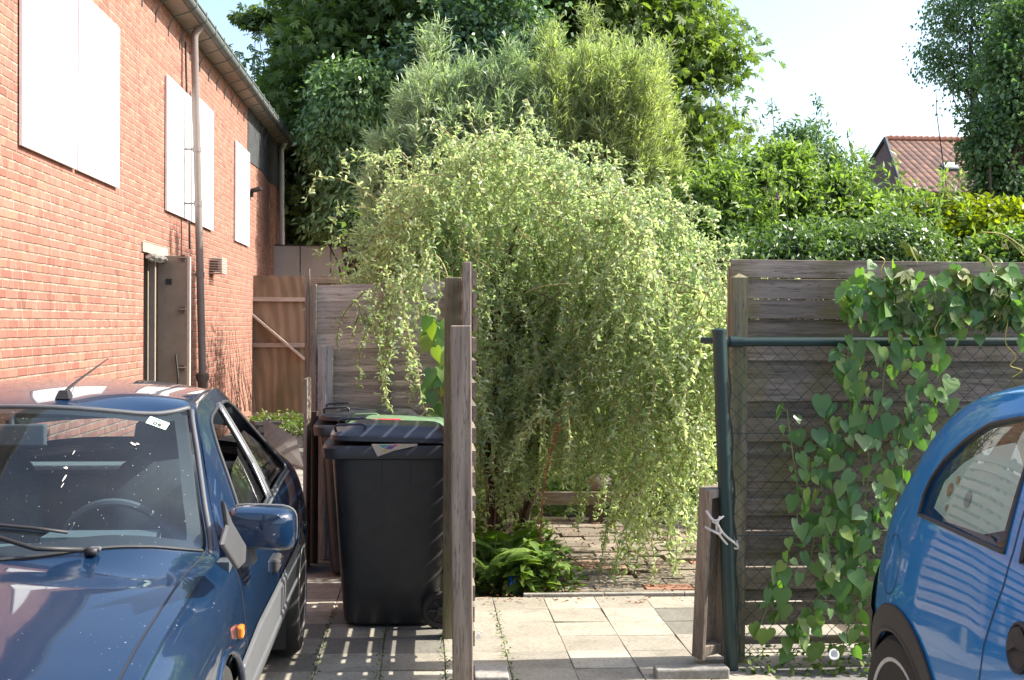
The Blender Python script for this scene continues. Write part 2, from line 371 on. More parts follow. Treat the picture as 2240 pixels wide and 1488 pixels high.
# ================================================================== MATERIALS
M_brick = mat_brickwall(); M_tar = mat_tarred(); M_soil = mat_soil(); M_asph = mat_asphalt()
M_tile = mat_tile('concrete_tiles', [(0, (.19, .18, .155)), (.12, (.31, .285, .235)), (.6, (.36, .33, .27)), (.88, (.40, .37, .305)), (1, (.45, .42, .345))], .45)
M_conc = mat_tile('grey_concrete', [(0, (.24, .23, .21)), (1, (.34, .33, .30))], .5)
M_redbr = mat_tile('old_red_pavers', [(0, (.16, .13, .10)), (.4, (.23, .20, .16)), (.8, (.30, .26, .21)), (.93, (.34, .26, .2)), (1, (.36, .18, .12))], .4)
M_white = mat_plain('white_board', (.86, .86, .85), .45, var=.015, nscale=3)
M_pipe = mat_plain('grey_pvc', (.20, .165, .15), .5, nscale=12, var=.15)
M_iron = mat_plain('rusty_iron', (.12, .085, .07), .8, nscale=25, var=.4, bstr=.3)
M_gutter = mat_plain('zinc_gutter', (.10, .115, .11), .6, nscale=10, var=.3)
M_soffit = mat_plain('soffit_board', (.30, .265, .22), .8, nscale=8, var=.2)
M_door = mat_plain('beige_door_paint', (.24, .185, .14), .6, nscale=9, var=.2)
M_dark = mat_plain('dark_interior', (.02, .018, .016), .9)
M_black = mat_plain('black_rubber', (.018, .018, .019), .55, nscale=60, var=.3)
M_steel = mat_plain('weathered_metal', (.45, .44, .42), .4, metal=.8)
M_whpipe = mat_plain('pale_pipe', (.62, .60, .58), .5)
W0, W1, W2 = (.12, .09, .075), (.22, .175, .145), (.33, .27, .225)
M_woodx = mat_wood('weathered_boards', 0, (.28, .225, .195), (.45, .37, .325), (.55, .465, .41))
M_woodz = mat_wood('weathered_post', 2, (.16, .125, .10), (.26, .21, .165), (.37, .30, .24))
M_woody = mat_wood('weathered_slats', 1, (.14, .11, .09), (.23, .19, .16), (.32, .27, .24))
M_postgreen = mat_wood('mossy_post', 2, (.11, .09, .055), (.21, .18, .12), (.33, .28, .20), moss=(.17, .17, .06))
M_fencex = mat_wood('old_fence_boards', 0, (.115, .09, .07), (.25, .20, .165), (.37, .31, .26), moss=(.15, .125, .04))
M_greyz = mat_wood('grey_plank', 2, (.26, .25, .24), (.36, .35, .34), (.46, .45, .43))
M_ply = mat_plywood()
M_green = mat_plain('dark_green_coating', (.014, .034, .030), .4, nscale=60, var=.2)
M_sheet = mat_plain('pale_sheet', (.66, .60, .56), .6, nscale=2.5, var=.22)
M_bark = mat_wood('brown_bark', 2, (.05, .035, .025), (.10, .07, .05), (.16, .12, .085))
M_twig = mat_plain('green_twig', (.16, .15, .05), .7, var=.3)
M_rope = mat_plain('white_rope', (.62, .58, .54), .8, nscale=150, bstr=.5)

# ================================================================== GROUND
def sheet(name, x0, x1, y0, y1, z, m, nx=2, ny=2):
    xs = np.linspace(x0, x1, nx); ys = np.linspace(y0, y1, ny); b = MB(); vs = [(x, y, z) for y in ys for x in xs]
    b.add(vs, [(j*nx+i, j*nx+i+1, (j+1)*nx+i+1, (j+1)*nx+i) for j in range(ny-1) for i in range(nx-1)], .5)
    return b.build(name, m)
tag(sheet('ground', -400, 400, -60, 900, -.06, M_soil), kind='structure')
TX, TY = .408, 7.205
def paving(name, rect, gx, gy, ox, oy, m, h=.05, gap=.003, jit=.003, skip=None, vfun=None, bond=0):
    b = MB(); x0, x1, y0, y1 = rect
    j0, j1 = math.floor((y0-oy)/gy), math.ceil((y1-oy)/gy)
    for j in range(j0, j1):
        o = ox+(gx*.5 if bond and j % 2 else 0)
        i0, i1 = math.floor((x0-o)/gx), math.ceil((x1-o)/gx)
        for i in range(i0, i1):
            cx, cy = o+(i+.5)*gx, oy+(j+.5)*gy
            if not (x0 <= cx <= x1 and y0 <= cy <= y1) or (skip and skip(cx, cy)): continue
            z = random.uniform(-jit, jit*.5); g2 = gap*random.uniform(.5, 1.3); a = gx/2-g2/2; c = gy/2-g2/2; e = .0022
            tx, ty = random.uniform(-1, 1)*.0025, random.uniform(-1, 1)*.0025
            rz = random.uniform(-1, 1)*.006; cr, sr = math.cos(rz), math.sin(rz)
            def q(x, y, zz): return (cx+x*cr-y*sr, cy+x*sr+y*cr, zz+z+(tx*x+ty*y)/a)
            vs = [q(-a, -c, -h), q(a, -c, -h), q(a, c, -h), q(-a, c, -h), q(-a, -c, -e), q(a, -c, -e), q(a, c, -e), q(-a, c, -e),
                  q(-a+e, -c+e, 0), q(a-e, -c+e, 0), q(a-e, c-e, 0), q(-a+e, c-e, 0)]
            val = vfun(cx, cy) if vfun else random.random()
            b.add(vs, [(0, 1, 5, 4), (1, 2, 6, 5), (2, 3, 7, 6), (3, 0, 4, 7), (4, 5, 9, 8), (5, 6, 10, 9), (6, 7, 11, 10), (7, 4, 8, 11), (8, 9, 10, 11)], val)
    return tag(b.build(name, m, fixn=False), kind='structure')
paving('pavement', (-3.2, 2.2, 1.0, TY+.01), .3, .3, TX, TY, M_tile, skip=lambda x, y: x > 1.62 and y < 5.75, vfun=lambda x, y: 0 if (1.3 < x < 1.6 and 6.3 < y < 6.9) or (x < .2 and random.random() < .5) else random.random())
paving('alley_pavement', (-2.8, .2, TY+.01, 20), .3, .3, TX, TY, M_conc, jit=.006)
paving('garden_path', (.85, 2.6, TY+.05, 10.2), .305, .155, .9, TY+.05, M_redbr, jit=.014, bond=1, gap=.012, skip=lambda x, y: random.random() < .06)
tag(sheet('yard_asphalt', 1.55, 12, -3, 6.1, -.012, M_asph, 12, 12), kind='structure')
tag(sheet('yard_asphalt', -3.2, 12, -12, 1.0, -.014, M_asph, 12, 12), kind='structure')
# pale kerb edging at the back of the tiles
b = MB()
for i in range(6):
    x0 = .62+i*.48-.03; b.box((x0+.24, TY+.022, -.02), (.474, .035, .075), val=.9+.1*random.random())
kb = b.build('kerb_edging', M_conc, bevel=.004); tag(kb, kind='structure')
b = MB(); p = PZ(1512, 1466, .03); b.box((p.x, p.y, .02), (.34, .08, .05), Matrix.Rotation(R(2), 3, 'Z'), val=.3)
tag(b.build('concrete_slab', M_conc, bevel=.008), 'narrow grey concrete kerb block lying at the foot of the green metal post', 'concrete block')
b = MB(); p = PZ(1078, 1480, .03); b.box((p.x-.01, p.y-.03, .02), (.15, .2, .09), val=.8)
tag(b.build('concrete_block', M_conc, bevel=.006), 'short pale paver raised beside the foot of the slatted screen', 'paving block')

# ================================================================== BRICK BUILDING
WX = -2.81
bld = empty('brick_building', (WX, 12, 0), 0, 'long orange brick building with white boarded windows and an open door', 'building')
def rel(o, e=None):      # keep world coordinates for a child of an un-rotated empty
    e = e or bld; o.parent = e; o.matrix_parent_inverse = Matrix.Identity(4); return o
def Bp(mb, name, m, par=None, **kw):
    par = par or bld; L = par.location if par.parent is None else Vector((0, 0, 0))
    pr = par
    off = Vector((0, 0, 0))
    while pr is not None: off += pr.location; pr = pr.parent
    mb.v = [tuple(Vector(q)-off) for q in mb.v]
    return mb.build(name, m, par, **kw)
DY0, DY1, DZ = 12.62, 13.62, 2.30
SZ = 5.02
b = MB(); th = .34
for (y0, y1, z0, z1) in ((2.5, DY0, -.1, SZ), (DY1, 27.9, -.1, SZ), (DY0, DY1, DZ, SZ)):
    b.box((WX-th/2, (y0+y1)/2, (z0+z1)/2), (th, y1-y0, z1-z0))
b.box((WX-4.2, 27.75, 2.4), (8.0, .3, 5.2)); b.box((WX-4.2, 2.65, 2.4), (8.0, .3, 5.2))
Bp(b, 'wall', M_brick)
# tarred upper band
tp = [(528, 250, 0), (541, 352, 0), (570, 372, 0), (590, 400, 0), (604, 408, 0), (615, 436, 0), (622, 452, 0), (640, 492, 0), (654, 520, 0), (654, 345, 0)]
poly = [PX(x, y, WX) for x, y, _ in tp]
poly[0].z = SZ; poly[0].y = poly[1].y; poly[-1].z = SZ
b = MB(); b.prism(poly, (.012, 0, 0)); Bp(b, 'tarred_band', M_tar)
# window boards
def board(x0, x1, ytop0, ybot0, ytop1=None, ybot1=None):
    A = PX(x0, ybot0, WX); B = PX(x1, ybot1, WX); T = PX(x1, ytop1, WX); z0 = (A.z+B.z)/2; z1 = T.z
    b = MB(); b.box((WX+.022, (A.y+B.y)/2, (z0+z1)/2), (.024, abs(B.y-A.y), z1-z0)); Bp(b, 'window_board', M_white, bevel=.002)
board(38, 159, 0, 315, -10, 373); board(163, 253, 0, 375, 62, 410)
board(359, 411, 0, 460, 212, 483); board(414, 461, 0, 485, 244, 505); board(511, 541, 0, 525, 335, 541)
# roof + soffit + gutter + brackets
b = MB(); b.box((WX+.06, 15.2, SZ+.03), (.32, 25.4, .05)); Bp(b, 'soffit', M_soffit)
b = MB(); b.add([(WX+.2, 2.4, SZ+.06), (WX+.2, 28, SZ+.06), (WX-8.3, 28, SZ+.55), (WX-8.3, 2.4, SZ+.55), (WX+.2, 2.4, SZ+.16), (WX+.2, 28, SZ+.16), (WX-8.3, 28, SZ+.7), (WX-8.3, 2.4, SZ+.7)],
      [(0, 1, 2, 3), (4, 7, 6, 5), (0, 4, 5, 1), (1, 5, 6, 2), (2, 6, 7, 3), (3, 7, 4, 0)]); Bp(b, 'roof', M_black)
b = MB(); gx = WX+.255; b.tube([(gx, 2.4, SZ+.05), (gx, 28, SZ+.05)], .052, 12)
b.box((gx+.035, 15.2, SZ+.1), (.03, 25.6, .018)); Bp(b, 'gutter', M_gutter, smooth=True)
for i in range(38):
    y = 4.3+i*.63; b = MB(); b.tube([(WX+.01, y, SZ-.30), (WX+.01, y, SZ-.20), (WX+.06, y, SZ-.09), (gx, y, SZ-.02), (gx+.055, y, SZ+.03), (gx+.055, y, SZ+.125)], .008, 5)
    Bp(b, 'gutter_bracket', M_gutter)
# downpipes
P0, P1 = PY(425, 82, 14.55), PY(443, 822, 14.55)
b = MB(); b.tube([P0+Vector((.09, 0, .16)), P0+Vector((.02, 0, .06)), P0, P0.lerp(P1, .5), P1], .044, 16); dp = Bp(b, 'downpipe', M_pipe, smooth=True)
for t in (.33, .49, .70):
    q = P0.lerp(P1, t); b = MB(); b.lathe([(.046, -.03), (.051, -.03), (.051, .03), (.046, .03)], q, n=16); b.tube([q, Vector((WX, q.y, q.z))], .012, 6); Bp(b, 'pipe_clamp', M_pipe, dp)
b = MB(); q = P1; b.lathe([(.06, .03), (.075, .02), (.075, -.02), (.055, -.09), (.05, -q.z)], q, n=16); Bp(b, 'iron_drain', M_iron, dp, smooth=True)
q0, q1 = PY(616, 328, 23.8), PY(617, 560, 23.8)
b = MB(); b.tube([q0+Vector((.1, 0, .2)), q0, q1, Vector((q1.x, q1.y, 0))], .048, 12); Bp(b, 'downpipe', M_whpipe, smooth=True)
# door
b = MB(); A = PX(318, 555, WX); b.box((WX+.004, (DY0+DY1)/2, DZ+.05), (.03, DY1-DY0+.2, .10)); Bp(b, 'lintel', mat_plain('grey_lintel', (.30, .27, .23), .8, nscale=20, var=.3), bevel=.006)
b = MB(); b.tube([(WX+.05, DY0+.05+i*.1, DZ-.03+.012*math.sin(i*2.1)) for i in range(9)], .022, 6); b.tube([(WX+.03, DY0+.02+i*.1, DZ-.055+.01*math.cos(i*1.7)) for i in range(10)], .018, 6); Bp(b, 'metal_flashing', M_steel)
b = MB(); b.box((WX-.05, 13.28, DZ/2), (.055, .06, DZ)); b.box((WX-.2, DY1-.03, DZ/2), (.07, .05, DZ)); Bp(b, 'door_frame', mat_plain('pale_frame', (.26, .22, .18), .6))
b = MB(); b.box((WX-1.2, 13.1, 1.2), (.1, 2, 2.6)); b.box((WX-.8, 12.3, 1.2), (1.0, .05, 2.6)); b.box((WX-.8, 14.1, 1.2), (1.0, .05, 2.6)); b.box((WX-.8, 13.2, DZ+.2), (1.0, 2, .05)); Bp(b, 'dark_hallway', M_dark)
b = MB(); dx1 = PY(414, 600, 13.5).x; dz1 = PY(414, 560, 13.5).z; b.box((dx1-.165, 13.5, dz1/2+.02), (.33, .05, dz1-.04)); dr = Bp(b, 'door', M_door, bevel=.004)
b = MB(); b.box((dx1-.002, 13.5, dz1/2), (.03, .058, dz1-.02)); Bp(b, 'door_edge', mat_plain('sunlit_edge_tone', (.55, .44, .38), .7), dr)  # edge coloured paler than the leaf, its sunlit look put into the colour
for zz in (.86, .62, .35):
    b = MB(); z = dz1*zz+.3; b.box((dx1-.06, 13.465, z), (.05, .02, .07)); b.tube([(dx1-.1, 13.45, z), (dx1-.02, 13.45, z)], .009, 6); Bp(b, 'latch', M_iron, dr)
b = MB(); b.box((dx1-.21, 13.47, dz1-.28), (.06, .012, .06)); Bp(b, 'small_plate', M_black, dr)
b = MB(); b.tube([(dx1-.12, 13.45, .75), (dx1-.10, 13.44, 1.0), (dx1-.13, 13.45, 1.25)], .012, 6); Bp(b, 'dangling_strap', M_black, dr)
# vent cage
vy = 16.2; A = PX(457, 575, WX); vy = A.y; vz0 = PX(457, 597, WX).z; vz1 = PX(457, 564, WX).z
b = MB(); H = vz1-vz0; dpt = .17
for i in range(7):
    y = vy+.36*i/6; b.tube([(WX, y, vz1), (WX+dpt, y, vz1-.01), (WX+dpt, y, vz0), (WX, y, vz0)], .007, 5)
for i in range(7):
    z = vz0+H*i/6; b.tube([(WX, vy, z), (WX+dpt, vy, z), (WX+dpt, vy+.36, z), (WX, vy+.36, z)], .006, 5)
Bp(b, 'vent_cage', mat_plain('pale_wire', (.5, .45, .4), .6))
b = MB(); b.box((WX+.06, vy+.18, (vz0+vz1)/2), (.1, .28, H*.7)); Bp(b, 'vent_box', M_iron)
# lamps on wall
p = PX(547, 415, WX); b = MB(); b.box((WX+.1, p.y, p.z), (.16, .2, .05), Matrix.Rotation(R(-15), 3, 'Y')); b.box((WX+.03, p.y, p.z-.06), (.04, .1, .12)); Bp(b, 'floodlight', M_black, bevel=.008)
p = PX(648, 495, WX); b = MB(); b.lathe([(.02, 0), (.11, .03), (.12, .08), (.06, .14)], (WX+.25, p.y, p.z-.06), (.5, 0, 1)); b.tube([(WX, p.y, p.z), (WX+.25, p.y, p.z)], .018, 6); Bp(b, 'wall_lamp', M_whpipe)
# thin black tube on the wall, standing in for the downpipe's cast shadow
b = MB(); pts = [PX(x, y, WX+.01) for x, y in ((406, 92), (409, 240), (413, 400), (415, 545))]; b.tube(pts, .012, 5); Bp(b, 'pipe_shadow', M_black)

# ================================================================== FENCES AND GATES
# plywood gate at the end of the alley
gy_ = 20.6
def gp(x, y): return PY(x, y, gy_)
gate = empty('plywood_gate', (gp(546, 0).x, gy_, 0), 0, 'tall plywood gate with horizontal battens and a diagonal brace at the alley end', 'gate')
a, c = gp(546, 603), gp(674, 921); top = a.z
b = MB(); b.box(((a.x+c.x)/2, gy_, top/2), (c.x-a.x, .03, top)); Bp(b, 'panel', M_ply, gate)
b = MB()
for yy in (655, 755, 908): z = gp(600, yy).z; b = MB(); b.box(((a.x+c.x)/2, gy_-.035, z), (c.x-a.x, .04, .07)); Bp(b, 'batten', M_woodx, gate)
b = MB(); q0, q1 = gp(550, 686), gp(668, 786); b.bar((q0.x, gy_-.075, q0.z), (q1.x, gy_-.075, q1.z), .035, .08, (0, 1, 0)); Bp(b, 'diagonal_brace', M_woodx, gate)
b = MB(); b.box((a.x+.01, gy_-.02, top/2), (.05, .08, top)); Bp(b, 'gate_post', M_woodz, gate)
# mossy board fence right of gate
x0, x1 = gp(678, 0).x, gp(862, 0).x
mf = empty('mossy_fence', (x0, gy_, 0), 0, 'mossy plank fence continuing right of the plywood gate', 'fence')
b = MB()
for i in range(22):
    b.box((x0+(x1-x0)*(.5), gy_+.03*(i % 2), top-.055-.11*i), (x1-x0, .02, .108))
Bp(b, 'boards', M_fencex, mf)
b = MB(); b.box((x1-.3, gy_-.04, top/2), (.12, .08, top+.02)); b.box((x1+.03, gy_+.01, top/2-.03), (.06, .08, top-.06)); Bp(b, 'post', M_postgreen, mf)
# pale sheet fence
sy = 23.4; x0, x1 = PY(592, 0, sy).x, PY(860, 0, sy).x; zt = PY(700, 539, sy).z
sf = empty('sheet_fence', (x0, sy, 0), 0, 'pale smooth panel fence rising behind the plywood gate beside the brick wall', 'fence')
n = 4
for i in range(n):
    b = MB(); wd = (x1-x0)/n; b.box((x0+wd*(i+.5), sy, zt/2), (wd-.02, .03, zt)); Bp(b, 'panel', M_sheet, sf, bevel=.003)
b = MB(); b.box(((x0+x1)/2, sy, zt+.012), (x1-x0, .05, .024)); b.box((x0-.03, sy, zt/2), (.05, .06, zt)); Bp(b, 'cap_rail', M_iron, sf)
# pinkish plank fence behind the bins
fy = 8.47
pf = empty('plank_fence', (PY(690, 0, fy).x, fy, 0), 0, 'brown horizontal plank fence behind the wheelie bins', 'fence')
x0, x1 = PY(690, 0, fy).x, PY(985, 0, fy).x
edges = [(625, 614), (662, 652), (697, 690), (708, 702), (722, 716), (730, 724), (766, 759), (800, 797), (815, 811), (838, 833), (846, 842), (862, 858), (872, 868), (905, 900), (940, 936), (975, 972), (1010, 1008), (1045, 1044), (1080, 1080), (1115, 1115), (1150, 1150), (1185, 1185), (1220, 1220)]
b = MB()
for i in range(len(edges)-1):
    (l0, r0), (l1, r1) = edges[i], edges[i+1]
    za, zb = PY(690, l0, fy).z, PY(690, l1, fy).z; ra, rb = PY(975, r0, fy).z, PY(975, r1, fy).z; y0 = fy+.004*(i % 3)
    g_ = .0035
    vs = [(x0, y0, zb+g_), (x1, y0, rb+g_), (x1, y0, ra), (x0, y0, za), (x0, y0+.02, zb+g_), (x1, y0+.02, rb+g_), (x1, y0+.02, ra), (x0, y0+.02, za)]
    b.add(vs, [(0, 1, 2, 3), (4, 7, 6, 5), (0, 4, 5, 1), (1, 5, 6, 2), (2, 6, 7, 3), (3, 7, 4, 0)])
Bp(b, 'boards', M_woodx, pf)
def vpost(par, xl, xr, ytop, Y, d=.05, ybot=None, m=None, name='post', top_off=0):
    A = PY(xl, ytop, Y); B = PY(xr, ytop, Y); z0 = PY(xl, ybot, Y).z if ybot else 0
    b = MB(); b.box(((A.x+B.x)/2, Y+d/2, (A.z+z0)/2), (B.x-A.x, d, A.z-z0)); return Bp(b, name, m or M_woodz, par, bevel=.003)
vpost(pf, 678, 692, 621, fy-.05); vpost(pf, 838, 856, 592, fy-.03, .025, 905); vpost(pf, 975, 990, 618, fy-.05)
lp = vpost(None, 695, 728, 756, fy-.10, .022, None, M_greyz, 'grey_plank') if False else None
b = MB(); A = PY(712, 756, fy-.07); b.box((A.x, fy-.06, A.z/2), (.1, .022, A.z), val=.5); b.box((A.x-.01, fy-.075, A.z/2), (.03, .012, A.z-.01), val=.7)
tag(b.build('grey_plank', M_greyz, bevel=.002), 'pale grey plank standing upright against the brown plank fence', 'plank')
b = MB(); A = PY(687, 900, 8.3); b.tube([(A.x, 8.3, 0), (A.x, 8.3, A.z)], .03, 12)
tag(b.build('rusty_pole', mat_plain('rust_brown', (.07, .045, .035), .8, var=.4), smooth=True), 'short rusty brown pole at the left end of the plank fence', 'pole')
A = PY(672, 588, 8.9); B = PY(671, 828, 8.05)
b = MB(); b.box((A.x, 8.95, A.z/2), (.028, .12, A.z), val=.6); tag(b.build('tall_batten', M_woodz), 'tall thin wooden batten rising left of the plank fence', 'batten')
b = MB(); b.box((B.x, 8.1, B.z/2), (.022, .3, B.z), val=.9); tag(b.build('low_board', M_woodz), 'low pinkish board seen edge-on beside the dark blue car', 'board')

# slatted screen seen edge on, with its posts
sx = .205
scr = empty('slatted_screen', (sx, 5.3, 0), 0, 'weathered louvred wooden screen seen edge-on between the bins and the path', 'fence')
b = MB(); z = 1.80; i = 0
while z > .20:
    yy = .012*math.sin(i*5.1); b.box((sx+.012, 6.22+yy, z), (.018, 1.84+.03*math.sin(i*3.3), .066), None)
    z -= .097; i += 1
Bp(b, 'slats', M_woody, scr)
for y in (5.32, 5.94, 7.1):
    b = MB(); b.box((sx-.012, y, 1.03), (.026, .05, 1.68)); Bp(b, 'batten', M_woodz, scr)
A = PY(1028, 573, 5.2); b = MB(); b.box((A.x-.005, 5.22, (A.z+.17)/2), (.034, .05, A.z-.17), Matrix.Rotation(R(-.5), 3, 'Y'), val=.8); Bp(b, 'end_stile', M_woodz, scr, bevel=.003)
A = PY(1013, 712, 5.12); b = MB(); b.box((A.x, 5.12, A.z/2), (.085, .06, A.z), Matrix.Rotation(R(-.7), 3, 'Y'), val=.55)
tag(b.build('grey_post', M_woodz, bevel=.005), 'grey square wooden post nearest the camera in the centre', 'post')
A = PY(992, 607, 6.28); b = MB(); b.box((A.x, 6.3, A.z/2), (.088, .088, A.z), val=.4)
tag(b.build('mossy_post', M_postgreen, bevel=.005), 'taller mossy greenish post behind the grey centre post', 'post')
b = MB(); A = PY(1047, 1387, 5.28); b.box((A.x, 5.26, A.z), (.016, .003, .036), Matrix.Rotation(R(20), 3, 'Y')); b.box((A.x, 5.257, A.z+.004), (.009, .002, .008), Matrix.Rotation(R(20), 3, 'Y'))
tag(b.build('paper_tag', M_white), 'tiny white paper tag at the bottom of the slatted screen', 'tag')

# big board fence on the right
Q = PZ(1620, 1440); FY = Q.y; z_top = PY(1620, 568, FY).z; fx0 = PY(1598, 700, FY).x; sc = (FY)/1.0
bf = empty('board_fence', (fx0, FY, 0), 0, 'tall weathered mossy board fence on the right, overgrown with bindweed', 'fence')
tops = [568, 609, 655, 699, 741, 783, 828, 872, 914, 960, 1003, 1048, 1090, 1122, 1163, 1204, 1243, 1283, 1318]
b = MB(); PW = 2.0
for k in range(2):
    bx0 = fx0+k*(PW+.06)
    for i, yy in enumerate(tops):
        zt = PY(1620, yy, FY).z; nx_ = PY(1620, tops[i+1] if i+1 < len(tops) else 1362, FY).z
        back = i % 2; ov = (.012 if i > 2 else -.004) if yy not in (1122, 1204, 1283) else -.005
        y0 = FY+(.020 if back else 0)
        b.box((bx0+PW/2, y0, (zt+nx_)/2-ov/2), (PW, .015, zt-nx_+ov), Matrix.Rotation(R(random.uniform(-.12, .12)), 3, 'Y'))
Bp(b, 'boards', M_fencex, bf, bevel=.0015, seg=1)
b = MB()
for xx in (fx0+.02, fx0+.62, fx0+1.3, fx0+PW-.03, fx0+PW+.09, fx0+PW+.7, fx0+2*PW):
    b = MB(); b.box((xx, FY+.045, 1.03), (.045, .03, 1.72)); Bp(b, 'back_batten', M_woodz, bf)
b = MB(); b.box((fx0+PW, FY+.01, .085), (2*PW, .03, .035)); Bp(b, 'bottom_rail', M_fencex, bf)
def capped(name, xl, xr, ytop, Y, m, par):
    A = PY(xl, ytop, Y); B = PY(xr, ytop, Y); cx = (A.x+B.x)/2; w_ = B.x-A.x; b = MB(); h = A.z-.012
    b.box((cx, Y, h/2), (w_, w_, h), val=.45); hw = w_/2
    b.add([(cx-hw, Y-hw, h), (cx+hw, Y-hw, h), (cx+hw, Y+hw, h), (cx-hw, Y+hw, h), (cx, Y, h+.022)], [(0, 1, 4), (1, 2, 4), (2, 3, 4), (3, 0, 4), (3, 2, 1, 0)], .45)
    return Bp(b, name, m, par)
capped('post', 1600, 1633, 602, FY-.05, M_postgreen, bf)
b = MB(); b.box((fx0+PW+.03, FY-.05, .9), (.07, .07, 1.8)); Bp(b, 'post', M_postgreen, bf)

# green metal chain-link fence
Q = PZ(1598, 1464); CY = Q.y
cf = empty('chain_link_fence', (Q.x, CY, 0), 0, 'dark green chain-link fence with round post standing before the board fence', 'fence')
A = PY(1574, 724, CY); B = PY(1600, 1464, CY)
b = MB(); b.tube([(B.x, CY, 0), (A.x, CY, A.z)], .033, 20); b.lathe([(.035, -.012), (.035, .004), (.022, .012)], (A.x, CY, A.z), n=20); Bp(b, 'post', M_green, cf, smooth=True)
rz = PY(1640, 746, CY).z; b = MB(); b.tube([(A.x+.03, CY+.03, rz-.005), (A.x+2.3, CY+.03, rz+.01), (A.x+4.3, CY+.03, rz+.01)], .021, 16)
b.tube([(A.x+.055, CY+.03, rz-.004), (A.x+.115, CY+.03, rz-.004)], .027, 16)
b.tube([(A.x+.04, CY+.03, rz), (A.x-.02, CY+.06, rz), (A.x-.06, CY+.1, rz-.0)], .016, 10); Bp(b, 'top_rail', M_green, cf, smooth=True)
for k in (2.2, 4.3):
    b = MB(); b.tube([(A.x+k, CY+.0, 0), (A.x+k, CY, rz+.05)], .03, 14); Bp(b, 'post', M_green, cf, smooth=True)
b = MB(); pitch = .078; x0, x1 = A.x+.05, A.x+4.2; zb, zt = .06, rz-.02; WN = int((x1-x0+zt-zb)/pitch)+1
slope = (A.x-B.x)/A.z
for fam in (1, -1):
    for k in range(-int((zt-zb)/pitch)-1, int((x1-x0)/pitch)+int((zt-zb)/pitch)+2):
        base = x0+k*pitch; pts = []; n_ = int((zt-zb)/(pitch/2))
        for j in range(n_+1):
            z = zb+(zt-zb)*j/n_; x = base+fam*(z-zb)
            lo = x0+.02+slope*z
            if lo <= x <= x1: pts.append((x+.002*math.sin(z*7+x*5), CY+.022+fam*.003*(1 if j % 2 else -1)+.006*math.sin(x*3+z*2), z))
        if len(pts) > 1: b.tube(pts, .0017, 4, False)
Bp(b, 'chain_mesh', M_green, cf, fixn=False)
b = MB()
for z in (zb+.01, .62, .6+.5): b.tube([(x0, CY+.02, z), (x1, CY+.02, z)], .0022, 5)
pp = [(B.x+.045+slope*0+(A.x-B.x)*t+.006*math.sin(i*1.3), CY+.02, .03+(A.z-.1)*t) for i, t in enumerate(np.linspace(0, 1, 30))]
b.tube(pp, .005, 6); Bp(b, 'tension_wire', M_green, cf)
# leaning wooden channel and rope
A0, A1 = PZ(1553, 1440, .0), None
lb = empty('leaning_channel', (A0.x, A0.y, 0), 0, 'weathered wooden trough plank leaning upright against the green post, tied with rope', 'plank')
tp_ = PY(1568, 1068, CY-.0)
a0 = PZ(1548, 1447, 0.0); a0 = Vector((a0.x, a0.y, 0.03)); a1 = Vector((tp_.x, CY+.03, tp_.z)); dirv = (a1-a0).normalized()
yawn = Vector((.42, -.9, 0)); yawn = (yawn-dirv*yawn.dot(dirv)).normalized(); sdv = dirv.cross(yawn).normalized()
rotm = Matrix((sdv, yawn, dirv)).transposed(); L_ = (a1-a0).length; mid = (a0+a1)/2
b = MB(); b.box(mid-yawn*.03, (.13, .02, L_), rotm, .6)
Bp(b, 'back_board', M_woodz, lb, bevel=.002)
for s_ in (-1, 1):
    b = MB(); b.box(mid+sdv*s_*.062+yawn*.01, (.02, .075, L_), rotm, .35+.4*(s_ > 0)); Bp(b, 'side_board', M_woodz, lb, bevel=.002)
b = MB(); b.box(a0+dirv*.04+yawn*.01, (.10, .06, .05), rotm, .9); Bp(b, 'end_block', M_woodz, lb, bevel=.003); b = MB(); b.box(a1-dirv*.02+yawn*.01, (.10, .06, .04), rotm, .7); Bp(b, 'end_block', M_woodz, lb, bevel=.003)
def curve3(keys, n=8):
    out = []; K = [Vector(k) for k in keys]; K = [K[0]]+K+[K[-1]]
    for i in range(1, len(K)-2):
        for j in range(n):
            t = j/n; p0, p1, p2, p3 = K[i-1], K[i], K[i+1], K[i+2]
            out.append(.5*((2*p1)+(-p0+p2)*t+(2*p0-5*p1+4*p2-p3)*t*t+(-p0+3*p1-3*p2+p3)*t**3))
    return out+[K[-2]]
def scrpath(pts): return curve3([PY(x, y, Y) for x, y, Y in pts])
b = MB(); f = CY-.06
b.tube(scrpath([(1545, 1118, f+.02), (1556, 1134, f-.02), (1566, 1143, f-.03), (1585, 1170, f), (1612, 1193, f+.05), (1610, 1200, f+.06), (1590, 1190, f+.03), (1568, 1158, f-.02), (1575, 1130, f)]), .0055, 6)
b.tube(scrpath([(1543, 1153, f+.02), (1560, 1162, f-.03), (1575, 1168, f-.02), (1572, 1150, f-.03), (1560, 1141, f-.03), (1570, 1138, f-.04), (1582, 1130, f+.02)]), .0055, 6)
b.tube(scrpath([(1614, 1196, f+.05), (1610, 1182, f+.08), (1600, 1172, f+.09)]), .005, 6)
tag(b.build('white_rope', M_rope, smooth='all'), 'knotted white rope tying the leaning wooden channel to the green post', 'rope')

